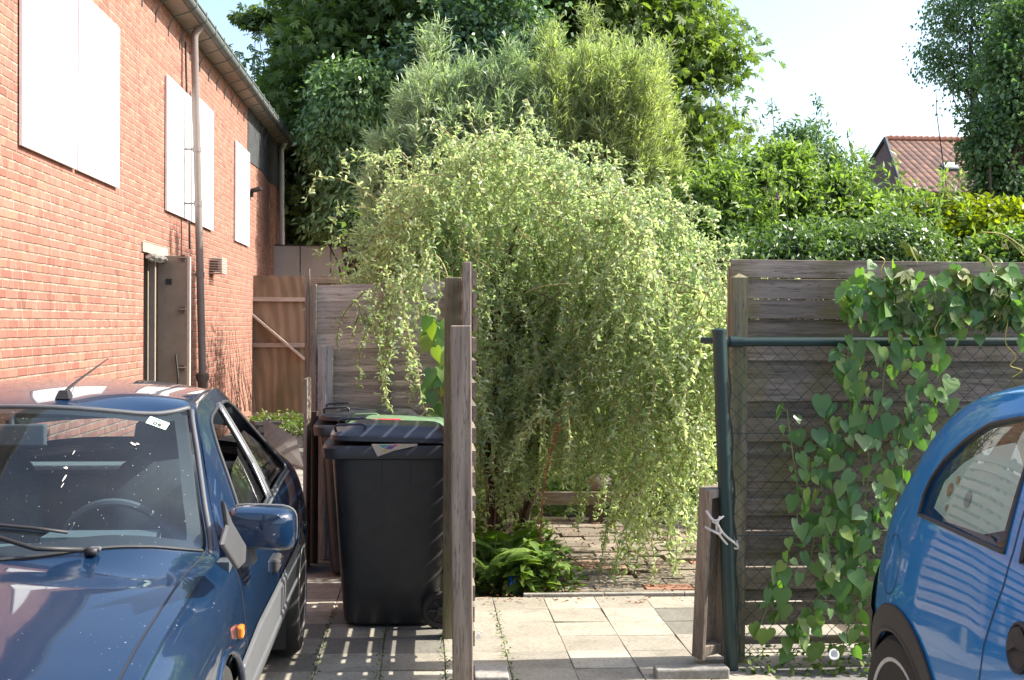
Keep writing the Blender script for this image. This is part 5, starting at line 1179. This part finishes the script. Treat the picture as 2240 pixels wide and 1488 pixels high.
for i, (px, py, lab) in enumerate(((1683, 215, 'thin leafy sapling shoot rising left of the dark evergreen'), (1792, 212, 'thin leafy sapling shoot rising over the dark evergreen'), (1888, 330, 'thin leafy sapling shoot just left of the distant house'))):
    Y = 29; top = PY(px, py, Y); bs = Vector((top.x+.4, Y, 1.2)); t = empty('sapling', (bs.x, Y, 0), 0, lab, 'sapling', 'saplings against the sky'); b = MB(); P_ = limb_pts((0, 0, 0), top-Vector((bs.x, Y, 0)), 14, .03); b.tube(P_, [.05*(1-.9*q/14) for q in range(15)], 5); b.build('trunk', M_bark, t)
    N = 260; u = rng.random(N)*.45+.55; pp = np.array([P_[0].lerp(P_[-1], 1) for _ in range(1)]); P0_, P1_ = np.array(P_[0]), np.array(P_[-1]); pos = P0_+(P1_-P0_)*u[:, None]+rng.normal(size=(N, 3))*np.array([.28, .28, .1])*(1.15-u)[:, None]*2
    leaves('crown', pos, runit(N)+[0, 0, .2], runit(N), .14, .05, T_LANCE, L_conif, t)
# hedge bushes behind the board fence
HB = [('bushy shrub with mid green glossy leaves above the left end of the board fence', 1560, 470, 11, 90, 85, L_hedge, .075, .03),
      ('tall arching buddleia with small purple flower spikes behind the board fence', 1670, 430, 11.5, 110, 90, L_hedge, .11, .03),
      ('dense green bush in the middle of the hedge behind the board fence', 1810, 470, 11.5, 110, 80, L_hedge, .08, .035),
      ('leafy green bush below the distant house roof', 1960, 495, 12, 110, 60, L_hedge, .08, .04),
      ('dark small-leaved bush directly above the board fence', 1930, 525, 10.5, 120, 40, L_hedged, .045, .022),
      ('dark bush left in the hedge just over the fence top', 1720, 545, 10.5, 150, 45, L_hedged, .06, .025),
      ('bright yellow-green bush at the right end of the hedge', 2180, 510, 11, 120, 55, L_yellow, .075, .04),
      ('light green bush with pale tips below the dark right tree', 2080, 490, 11.5, 100, 40, L_vine, .08, .04),
      ('green bush at the far right behind the fence top', 2230, 560, 10, 90, 35, L_hedge, .07, .035)]
for i, (lab, px, py, Y, rx, ry, m, ll, lw) in enumerate(HB):
    c = PY(px, py, Y); tree('hedge_bush', lab, 'bush', (c.x, Y, 0), [blob(px, py, Y, rx, ry), blob(px-rx*.5, py+ry*.8, Y-.1, rx*.8, ry), blob(px+rx*.5, py+ry*.8, Y-.1, rx*.8, ry), blob(px+rx*.3, py-ry*.55, Y, rx*.35, ry*.6)], 230, 62, .19, ll, lw, T_OVAL if m is not L_hedged else T_LANCE, m, M_bark, .035, 'bushes of the hedge behind the board fence', shell=.6, droop=.1)
r6 = random.Random(9)
for (px, py, lab) in ((1676, 428, 'purple buddleia flower spike highest of the two in the hedge'), (1702, 440, 'purple buddleia flower spike right and lower of the two in the hedge'), (1560, 560, 'small purple flower spike between the curly willow and the board fence')):
    b = MB(); p = PY(px, py, 10.9); d = Vector((r6.uniform(-.5, .5), 0, 1)); b.tube([p+d*(.014*i) for i in range(7)], [.008, .012, .012, .010, .008, .006, .002], 7)
    tag(b.build('flower_spike', M_purple), lab, 'flower', 'purple buddleia flowers')
# arching shoots above hedge for broken outline
t = empty('tall_shoots', (PY(1700, 500, 11).x, 11, 0), 0, 'loose arching leafy shoots rising out of the hedge left of the house', 'shrub')
P_ = []; D_ = []; b = MB(); off = t.location
for i in range(60):
    px = r6.uniform(1500, 2120) if i % 4 else r6.uniform(1500, 1700); top = (30 if px > 1930 else 0)+ 400-60*math.sin((px-1450)/700*3.1)+r6.uniform(-45, 40); Y = r6.uniform(10.6, 11.8)
    A = PY(px+r6.uniform(-50, 50), 520, Y); T_ = PY(px, top, Y); pts = limb_pts(A-off, T_-off, 10, .08); b.tube(pts, [.006*(1-.8*q/10) for q in range(11)], 4)
    for q in range(3, 11):
        for s_ in range(5): P_.append(pts[q]+Vector((r6.gauss(0, .02), r6.gauss(0, .02), r6.gauss(0, .02)))); D_.append((pts[q]-pts[q-1]).normalized()*.5+Vector((r6.gauss(0, .8), r6.gauss(0, .8), r6.gauss(0, .5))))
b.build('stems', M_twig, t); N = len(P_); leaves('leaves', np.array(P_), np.array(D_), runit(N)+[0, 0, .6], .085*(.6+.7*rng.random(N)), .024, T_LANCE, L_hedge, t)

# ---------- upright willows behind (narrow leaves along rising shoots)
def upright(name, label, lm, n, region, Yr, topf, zb, leafL, leafW, lateral=5, seed=1, spread=1.0, curl=0):
    r = random.Random(seed); cx = PY(sum(region)/2, 700, sum(Yr)/2).x; cyy = sum(Yr)/2
    t = empty(name, (cx, cyy, 0), 0, label, 'shrub', 'upright willows behind the curly willow'); off = Vector((cx, cyy, 0)); b = MB(); P_ = []; D_ = []
    BN = [(r.uniform(*region), r.uniform(*Yr), r.gauss(15, 38)) for _ in range(56)]
    for i in range(n):
        px = r.uniform(*region); Y = r.uniform(*Yr); bc = BN[r.randrange(len(BN))]; px = bc[0]+r.gauss(0, 13); Y = min(max(bc[1]+r.gauss(0, .15), Yr[0]), Yr[1]); top = topf(px)+bc[2]+min(260, r.expovariate(1/70.)); tip = PY(px, top, Y)-off
        base_ = Vector((tip.x*.35, (Y-cyy)*.4, r.uniform(.2, zb))); mid_ = base_.lerp(tip, .5)+Vector((-(tip.x)*.05+r.gauss(0, .08), 0, .15))
        pts = curve3([base_, mid_, base_.lerp(tip, .8)+Vector((r.gauss(0, .05), 0, .04)), tip], 5); b.tube(pts, [.013*(1-.9*q/(len(pts)-1)) for q in range(len(pts))], 4, False)
        for q in range(3, len(pts)):
            dd = (pts[q]-pts[q-1]).normalized()
            for _ in range(lateral if q > 5 else 2):
                lt = (dd+Vector((r.gauss(0, .55), r.gauss(0, .55), r.gauss(0, .25)))*spread).normalized(); LL = r.uniform(.12, .46)*(1.15-.55*q/len(pts)); e = pts[q]+lt*LL
                b.tube([pts[q], e], [.003, .001], 3, False)
                for s_ in range(int(LL/.028)):
                    P_.append(pts[q].lerp(e, (s_+.5)*.028/LL)); D_.append(lt*.9+Vector((r.gauss(0, .45), r.gauss(0, .45), r.gauss(0, .4)-.1)))
    b.build('branches', M_twig, t, fixn=False); N = len(P_); leaves('foliage', np.array(P_), np.array(D_), runit(N)*.8+[0, -.2, .6], leafL*(.6+.8*rng.random(N)), leafW, T_NARROW, lm, t)
def interp(px, K): return float(np.interp(px, [k[0] for k in K], [k[1] for k in K]))
upright('grey_willow', 'grey-green narrow-leaved willow with upright shoots at the left of the group', L_grey, 290, (810, 1230), (14, 15.4), lambda p: interp(p, [(800, 430), (830, 300), (900, 230), (960, 190), (1000, 155), (1050, 175), (1100, 150), (1150, 170), (1230, 260)]), 2.2, .095, .015, 7, 2, .9)
upright('feathery_willow', 'tall feathery yellow-green willow with fine shoots reaching highest in the group', L_feather, 300, (1090, 1490), (14.2, 15.6), lambda p: interp(p, [(1090, 300), (1130, 210), (1180, 160), (1230, 120), (1275, 65), (1320, 130), (1380, 130), (1430, 150), (1480, 250), (1500, 360)]), 2.2, .08, .0105, 7, 3, .7)

# ---------- curly willow in front
def curly():
    r = random.Random(11)
    t = empty('curly_willow', (PZ(1100, 1190).x, PZ(1100, 1190).y, 0), 0, 'large curly willow with twisted drooping twigs spilling over the garden gateway', 'tree'); off = Vector(t.location)
    topK = [(790, 640), (830, 560), (850, 470), (900, 420), (960, 360), (1020, 330), (1080, 295), (1130, 280), (1180, 330), (1250, 385), (1300, 425), (1350, 430), (1400, 420), (1460, 440), (1520, 500), (1560, 580), (1595, 680)]
    botK = [(790, 760), (830, 640), (900, 640), (960, 700), (1000, 950), (1040, 1170), (1090, 1160), (1130, 1120), (1180, 1050), (1210, 1060), (1240, 1030), (1320, 1040), (1340, 1180), (1360, 1275), (1420, 1285), (1470, 1270), (1530, 1290), (1545, 1120), (1570, 960), (1595, 800)]
    b = MB(); P_ = []; D_ = []; Nn = []; V_ = []; cnt = 0
    def strand(px, pz_top, pz_bot, Y, amp, dens_=.0095):
        A = PY(px, pz_top, Y)-off; Bz = PY(px, pz_bot, Y)-off; L = A.z-Bz.z
        if L < .1: return
        n = max(6, int(L/.045)); ph = r.uniform(0, 6.3); fr = r.uniform(10, 17); dr = r.gauss(0, .2); dy = r.gauss(-.03, .08); a2 = r.uniform(.6, 1.3)*amp; pts = []
        arch_ = r.uniform(-.25, .25)
        for i in range(n+1):
            u = i/n; z = A.z-L*(u**1.15); w_ = a2*(.35+.65*u)
            pts.append(Vector((A.x+dr*u+arch_*math.sin(u*1.6)*.4+w_*math.sin(ph+fr*u*L), A.y+dy*u+w_*math.cos(ph*1.3+fr*.9*u*L), z+.012*math.sin(ph+20*u*L))))
        b.tube(pts, [.0052*(1-.75*i/n)+.0006 for i in range(n+1)], 3, False)
        m = int(L/dens_); cv = r.random()*.4+.2
        for j in range(m):
            u = (j+r.random())/m*n; i = min(int(u), n-1); p = pts[i].lerp(pts[i+1], u-i); dd = (pts[i+1]-pts[i]).normalized()
            P_.append(p); D_.append(dd*.15+Vector((r.gauss(0, .8), r.gauss(0, .8), r.gauss(-.08, .75)))); V_.append(cv+.5*r.random()**1.5)
    for i in range(1400):
        px = r.uniform(835, 1592); tp, bt = interp(px, topK), interp(px, botK)
        Yf = 8.3+.5*math.cos((px-1400)/260) if px < 1330 else 7.75+.2*r.random()
        Yf = interp(px, [(835, 8.65), (960, 8.75), (1050, 8.5), (1200, 8.7), (1330, 8.2), (1400, 7.85), (1530, 7.8), (1595, 7.75)])
        Yf += .22*math.sin(px/21.)+.16*math.sin(px/8.5+1)+.12*r.gauss(0, 1); q = r.random()**1.3; Y = Yf+q*interp(px, [(835, 1.2), (1100, 2.0), (1300, 1.8), (1345, .45), (1595, .35)])
        hi = px > 1335 and r.random() < .45
        if hi: Y = Yf+r.uniform(.3, 1.8); bt = min(bt, 900+r.uniform(-120, 40))
        tt = tp+25*math.sin(px/17.)+(abs(r.gauss(0, 50)) if r.random() < .75 else r.gauss(-20, 34))+(bt-tp)*.72*r.random()**1.25*(1-.2*q); ln = r.uniform(90, 330)
        if tt > 760: Y = Yf+q*.45
        if q < .3 and r.random() < .4: tt = max(tt, bt-r.uniform(180, 420))
        strand(px+r.gauss(0, 4), tt, min(bt+r.gauss(0, 14), tt+ln), Y, .03)
    for (px, t0, t1, n_) in ((800, 655, 760, 5), (812, 680, 880, 1), (850, 600, 870, 4), (868, 620, 880, 4), (885, 620, 760, 2), (915, 600, 800, 2), (905, 620, 850, 1), (940, 560, 700, 7), (780, 700, 760, 2), (1195, 880, 1010, 5), (1245, 850, 1040, 5)):
        for _ in range(n_): strand(px+r.gauss(0, 9), t0+r.gauss(0, 12), t1+r.gauss(0, 18), r.uniform(7.9, 8.25) if px < 1000 else 7.9, .02, .013)
    # arching tips on top
    for i in range(330):
        px = r.uniform(835, 1580); tp = interp(px, topK); Y = r.uniform(8.3, 10.2); A = PY(px, tp+60, Y)-off; pts = []; d = Vector((r.gauss(0, .16), r.gauss(0, .12), r.uniform(.05, .24)+(r.uniform(.1, .35) if r.random() < .25 else 0))); ph = r.uniform(0, 6)
        for k in range(10):
            u = k/9; pts.append(A+d*math.sin(u*2.1)*1.0+Vector((.03*math.sin(ph+k*1.5)+d.x*u, .03*math.cos(ph+k*1.5), -.22*u*u)))
        b.tube(pts, [.004*(1-.8*k/9)+.0005 for k in range(10)], 3, False)
        for j in range(42):
            u = r.random()*8.9; i0 = int(u); P_.append(pts[i0].lerp(pts[i0+1], u-i0)); D_.append(Vector((r.gauss(0, .8), r.gauss(0, .8), r.gauss(0, .6)))); V_.append(.3+.6*r.random())
    # reddish-yellow longer twigs sticking out to the right
    for (x0, y0, x1, y1, Y) in ((1440, 610, 1590, 668, 7.7), (1180, 480, 1260, 540, 8.4), (1480, 640, 1596, 640, 7.7), (1130, 500, 1190, 560, 8.3), (1000, 540, 1090, 600, 8.3), (1150, 640, 1250, 620, 8.2)):
        A, B_ = PY(x0, y0, Y)-off, PY(x1, y1, Y)-off; b.tube(limb_pts(A, B_, 8, .06), [.006*(1-.08*k) for k in range(9)], 5, False)
    b.build('twigs', mat_plain('yellow_brown_twig', (.24, .19, .06), .5, var=.3), t, fixn=False)
    N = len(P_); leaves('foliage', np.array(P_), np.array(D_), runit(N)*.9+[.2, -.1, .5], .052*(.5+.9*rng.random(N)), .0145*(.7+.6*rng.random(N)), T_CURL, L_curly, t, np.array(V_))
    tb = MB()
    for (e, r0) in (((PY(1070, 700, 9.3)), .055), (PY(1180, 620, 9.3), .05), (PY(1000, 640, 9.4), .045), (PY(1350, 620, 9.0), .045), (PY(1450, 600, 8.6), .04), (PY(1130, 500, 9.6), .04), (PY(930, 560, 9.4), .035)):
        st = Vector((r.uniform(-.08, .08), r.uniform(-.05, .05), 0)); pts = limb_pts(st, st.lerp(e-off, .35)+Vector((0, 0, .45)), 6, .05)+limb_pts(st.lerp(e-off, .35)+Vector((0, 0, .45)), e-off, 7, .1)[1:]
        tb.tube(pts, [r0*(1-.8*k/(len(pts)-1)) for k in range(len(pts))], 8)
        for _ in range(8):
            k = r.randint(6, len(pts)-1); q = pts[k]; tb.tube(limb_pts(q, q+Vector((r.gauss(0, .5), r.gauss(0, .4), r.uniform(-.1, .5))), 6, .15), [.014*(1-.13*j) for j in range(7)], 5)
    q0 = PZ(1133, 1170)-off; tb.tube(limb_pts(q0, PY(1175, 950, 8.9)-off, 8, .06), [.05*(1-.09*k) for k in range(9)], 8)
    tb.build('trunk', M_bark, t, smooth=True)
    return N
NC = curly()

# ---------- bindweed on the chain-link fence
def bindweed():
    r = random.Random(21); yb = CY-.01; t = empty('bindweed', (PY(1850, 1440, CY).x, yb, 0), 0, 'bindweed with heart-shaped leaves climbing the chain-link fence', 'climbing plant'); off = Vector(t.location)
    strands = [[(1895, 600), (1880, 660), (1862, 740), (1850, 820), (1862, 900), (1840, 980), (1850, 1080), (1810, 1180), (1822, 1280), (1770, 1350), (1700, 1430)],
               [(1960, 690), (1985, 780), (2010, 860), (1990, 960), (1965, 1060), (1910, 1150), (1880, 1250), (1865, 1340), (1900, 1430)],
               [(1722, 900), (1735, 1000), (1745, 1080), (1740, 1160), (1715, 1230), (1690, 1300), (1650, 1400)],
               [(1810, 880), (1795, 980), (1800, 1080), (1835, 1190), (1795, 1290), (1745, 1400)],
               [(1850, 780), (1880, 880), (1900, 1000), (1890, 1100), (1850, 1200), (1870, 1300), (1840, 1430)],
               [(2050, 760), (2060, 860), (2030, 900), (2040, 980)], [(1990, 900), (1960, 980), (1930, 1090), (1900, 1200), (1905, 1320)],
               [(1940, 760), (1930, 860), (1925, 960), (1940, 1060)], [(1690, 1290), (1720, 1360), (1790, 1410), (1880, 1400)], [(1840, 1050), (1860, 1130), (1850, 1240), (1880, 1380)], [(1770, 1000), (1765, 1090), (1780, 1180), (1760, 1260)]]
    P_, D_, N_, Ls = [], [], [], []; b = MB()
    def leaf(p, s_, dz=-1, nx=0):
        P_.append(p); D_.append((r.gauss(0, .42), r.gauss(-.12, .3), dz+r.gauss(0, .3))); N_.append((r.gauss(nx, .55), -1+r.gauss(0, .35), .25+r.gauss(0, .45))); Ls.append(s_)
    for s_ in strands:
        pts = curve3([PY(x, y, yb+r.gauss(0, .015)) for x, y in s_], 6); b.tube([p-off for p in pts], .003, 4, False)
        L = sum((pts[i+1]-pts[i]).length for i in range(len(pts)-1)); n = int(L/.037)
        for j in range(n):
            u = j/n*(len(pts)-1); i = int(u); p = pts[i].lerp(pts[min(i+1, len(pts)-1)], u-i); side = 1 if j % 2 else -1; q = p+Vector((side*r.uniform(.01, .045), -r.uniform(.0, .05), r.uniform(-.01, .03)))
            b.tube([p-off, q-off], .0012, 3, False); leaf(q-off, r.choice([r.uniform(.03, .06), r.uniform(.055, .085), r.uniform(.08, .102)]))
    for i in range(300):       # mass along the rail
        px = 1830+410*r.random()+(40*r.random()); py = 668+r.gauss(0, 38)+(25 if px > 2000 else 0)*math.sin(px/60.); 
        if px < 1880: py = 650+r.gauss(0, 20)
        p = PY(px, py, yb-.03-.08*r.random()); leaf(p-off, r.uniform(.04, .09), -.7, .1)
    for k in range(9): x = 1840+45*k; b.tube([p-off for p in curve3([PY(x, 700, yb-.02), PY(x+30, 640+r.gauss(0, 20), yb-.05), PY(x+70, 660+r.gauss(0, 20), yb-.04), PY(x+110, 720, yb-.02)], 5)], .002, 4, False)
    b.build('stems', mat_plain('bindweed_stem', (.16, .20, .05), .5), t, fixn=False)
    N = len(P_); Ls = np.array(Ls); leaves('leaves', np.array(P_), np.array(D_), np.array(N_), Ls, Ls*np.clip(rng.normal(.85, .16, N), .5, 1.15), T_HEART, L_bind, t, np.clip(rng.normal(.42, .2, N), 0, 1), True)
    c = PY(1824, 1432, yb-.08)-off; fb = MB(); ax = Vector((.1, -1, .25)).normalized(); fb.lathe([(.004, -.04), (.008, -.02), (.018, -.004), (.026, .0), (.0262, .001), (.017, -.003), (.006, -.02)], c, ax, 20); fb.build('flower', M_petal, t, smooth='all')
    M_tend = mat_plain('tendril', (.42, .33, .06), .5)
    tv = empty('grape_vine', (PY(2130, 650, CY).x, yb-.05, 0), 0, 'pale yellow-green grape vine leaves and curling tendrils on the right of the fence rail', 'climbing plant'); off = Vector(tv.location)
    P_ = []; V5 = []
    for i in range(42):
        px = r.choice([r.gauss(2150, 60), r.gauss(1985, 40), r.gauss(2200, 30)]); py = r.gauss(650, 38); P_.append(PY(px, py, yb-.06-.06*r.random())-off); V5.append(r.random())
    N = len(P_); leaves('leaves', np.array(P_), np.array([(r.gauss(0, .5), -.2, -.7+r.gauss(0, .3)) for _ in range(N)]), np.array([(r.gauss(.2, .4), -.8, .5+r.gauss(0, .3)) for _ in range(N)]), .065*(.7+.6*rng.random(N)), .12, T_PALM, L_vine, tv, np.array(V5))
    leaves('lobes', np.array(P_)+[0, .004, 0], np.array([(r.gauss(0, .3), -.2, -.8) for _ in range(N)]), np.array([(r.gauss(.2, .3), -.8, .5) for _ in range(N)]), .075, .085, T_HEART, L_vine, tv, np.array(V5))
    b = MB()
    for pts in ([(2240, 545), (2215, 525), (2190, 512), (2150, 508)], [(2240, 560), (2200, 520), (2192, 535), (2205, 545), (2198, 528)], [(2205, 700), (2200, 750), (2222, 780), (2210, 800), (2235, 810), (2215, 825)], [(2180, 600), (2160, 565), (2140, 555)], [(2060, 690), (2045, 720), (2048, 735), (2030, 735)], [(1935, 610), (1928, 590), (1935, 570), (1925, 562)]):
        b = MB(); b.tube([p-off for p in curve3([PY(x, y, yb-.1) for x, y in pts], 6)], .0028, 5, False)
        b.build('tendril', M_tend, tv, fixn=False)
bindweed()
# dark broad climbing leaves on the end of the plank fence
r = random.Random(4); t = empty('climbing_weed', (PY(955, 900, 8.3).x, 8.3, 0), 0, 'dark heart-leaved climber in the corner between plank fence and slatted screen', 'climbing plant'); off = Vector(t.location)
P_ = np.array([PY(r.uniform(935, 985), r.uniform(680, 960), r.uniform(7.9, 8.35))-off for _ in range(38)]+[PY(r.uniform(955, 990), r.uniform(900, 1300), r.uniform(7.2, 8.3))-off for _ in range(60)])
N = len(P_); leaves('leaves', P_, np.array([(r.gauss(-.3, .3), -.2, -1) for _ in range(N)]), np.array([(r.gauss(0, .4), -1, .3) for _ in range(N)]), .11, .09, T_HEART, L_bind, t); b = MB(); b.tube(limb_pts((.05, 0, 0), (.03, 0, 1.6), 10, .03), .004, 4); b.build('stem', M_twig, t)

# ---------- fern, leafy plant, dried stalk
def fern(px, py, Y, label, n, Ls, seed):
    r = random.Random(seed); c = PY(px, py, Y); c.z = 0; t = empty('fern', c, 0, label, 'fern', 'ferns beside the path'); P_, D_, L_, N_ = [], [], [], []; b = MB()
    for i in range(n):
        a = 2*math.pi*i/n+r.gauss(0, .2); L = Ls*r.uniform(.7, 1.1); out = Vector((math.cos(a), math.sin(a)*.8, 0)); pts = []
        for k in range(22): u = k/21; pts.append(out*(L*.75*u)+Vector((0, 0, L*(1.05*u-.62*u*u))))
        b.tube(pts, [.003*(1-.8*k/21) for k in range(22)], 4, False); side = out.cross(Vector((0, 0, 1)))
        for k in range(3, 22):
            u = k/21; d = (pts[k]-pts[k-1]).normalized()
            for h in (0, .5):
                p = pts[k-1].lerp(pts[k], h)
                for s_ in (-1, 1): P_.append(p); D_.append(side*s_+d*.45+Vector((0, 0, -.15))); L_.append(L*.20*math.sin(math.pi*min(1, u*.85+.12))+.004); N_.append(Vector((0, 0, 1))+out*.3)
    b.build('stalks', M_twig, t, fixn=False); leaves('fronds', np.array(P_), np.array(D_), np.array(N_), np.array(L_), .014, T_LANCE, L_fern, t)
fern(1078, 1290, 7.47, 'bright green fern nearest the slatted screen', 13, .62, 1); fern(1128, 1230, 7.72, 'green fern behind the leafy plant under the willow', 12, .62, 2); fern(1060, 1230, 8.1, 'fern half hidden behind the slatted screen', 9, .5, 5)
def leafy(px, py, Y, label, h, seed):
    r = random.Random(seed); c = PY(px, py, Y); c.z = 0; t = empty('leafy_plant', c, 0, label, 'plant'); b = MB(); P_, D_, N_, L_ = [], [], [], []
    for s_ in range(5):
        tp = Vector((r.gauss(0, .10), r.gauss(0, .06), h*r.uniform(.6, 1))); pts = limb_pts((r.gauss(0, .02), 0, 0), tp, 8, .05); b.tube(pts, [.006*(1-.08*k) for k in range(9)], 5)
        for k in range(1, 9):
            for _ in range(2): a = r.uniform(0, 6.28); P_.append(pts[k]); D_.append((math.cos(a), math.sin(a), r.uniform(-.35, .35))); N_.append((math.cos(a)*.2, math.sin(a)*.2-.2, 1)); L_.append(r.uniform(.08, .16)*(1.2-.05*k))
    b.build('stems', M_twig, t); leaves('leaves', np.array(P_), np.array(D_), np.array(N_), np.array(L_), np.array(L_)*.42, T_OVAL, L_broad, t, smooth=True)
leafy(1185, 1296, 7.40, 'pale green broad-leaved plant at the back edge of the sunny tiles', .34, 3); leafy(1145, 1300, 7.36, 'low broad-leaved plant left beside the blue bag', .2, 8)
b = MB(); pts = curve3([PZ(1182, 1200, .2)]+[PY(x, y, 7.55) for x, y in ((1181, 1180), (1186, 1100), (1196, 1030), (1210, 970), (1221, 930))], 6); b.tube(pts, [.004*(1-.6*k/(len(pts)-1)) for k in range(len(pts))], 5)
t = empty('dried_flower_stalk', (pts[0].x, pts[0].y, 0), 0, 'tall reddish-brown dried flower stalk standing before the willow', 'plant'); b.v = [tuple(Vector(v)-Vector(t.location)) for v in b.v]; b.tube([(0, 0, 0), pts[1]-Vector(t.location)], .004, 5); b.build('stem', mat_plain('dry_stem', (.22, .10, .05), .8), t)
N = 900; idx = rng.integers(2, len(pts)-1, N); P_ = np.array([pts[i].lerp(pts[i+1], random.random())-Vector(t.location) for i in idx])+rng.normal(size=(N, 3))*.010; leaves('seed_heads', P_, runit(N), runit(N), .012, .008, T_LANCE, L_dry, t)

# ---------- ground cover and weeds
def scatter(name, label, n, fn, L, W, T, m, dz=.5, kind='stuff', cat='weeds'):
    r = random.Random(len(name)+n); P_ = np.array([fn(r) for _ in range(n)], float); N = len(P_)
    o = leaves(name, P_, runit(N)*[1, 1, .5]+[0, 0, dz], runit(N)*.7+[0, 0, .8], L*(.5+.9*rng.random(N)), W, T, m)
    tag(o, label, cat, kind=kind)
def gz(r, x0, x1, y0, y1, h): p = (r.uniform(x0, x1), r.uniform(y0, y1)); return (p[0], p[1], -.02+r.random()**2*h)
scatter('ground_cover', 'low green ground cover filling the garden beneath the willow', 16000, lambda r: gz(r, .3, 3.6, 10.3, 13.6, .5), .06, .035, T_OVAL, L_hedge)
scatter('garden_weeds', 'low weeds and leaves at the foot of the fern beside the path', 1900, lambda r: gz(r, .28, .95, 7.3, 9.6, .16), .05, .03, T_OVAL, L_weed)
scatter('alley_weeds', 'weeds growing at the foot of the plywood gate', 2600, lambda r: gz(r, -2.7, -.9, 17.5, 20.4, .2), .06, .035, T_OVAL, L_weed)
scatter('fence_weeds', 'small weeds along the foot of the board fence', 700, lambda r: gz(r, 1.5, 3.4, CY-.12, CY+.25, .09), .035, .02, T_OVAL, L_weed)
scatter('fallen_leaves', 'dry willow leaves littering the path and tiles', 1500, lambda r: (r.uniform(.3, 2.2), r.uniform(7.0, 10), .006+.01*r.random()), .03, .010, T_LANCE, L_dry, .02, cat='leaves')
scatter('joint_moss', 'tiny weeds sprouting in the joints of the paving', 800, lambda r: (TX-.3*r.randint(0, 5)+r.gauss(0, .012), r.uniform(4.8, 6.9), .006), .014, .009, T_OVAL, L_weed, .4)
# dry bare weed stems against the wall near the pile
r = random.Random(31); t = empty('dry_weed_stems', (PY(520, 880, 16.5).x, 16.5, 0), 0, 'bare dry weed stems leaning on the brick wall beyond the car', 'weeds'); b = MB(); off = Vector(t.location)
for i in range(34):
    x, y = r.uniform(492, 545), r.uniform(700, 830); Y = r.uniform(15, 18.5); b.tube(limb_pts(PY(x+r.uniform(0, 25), 900, Y)-off, PY(x, y, Y)-off, 7, .05), [.005*(1-.1*k) for k in range(8)], 4)
b.build('stems', mat_plain('dry_pale_stem', (.24, .17, .11), .9), t)
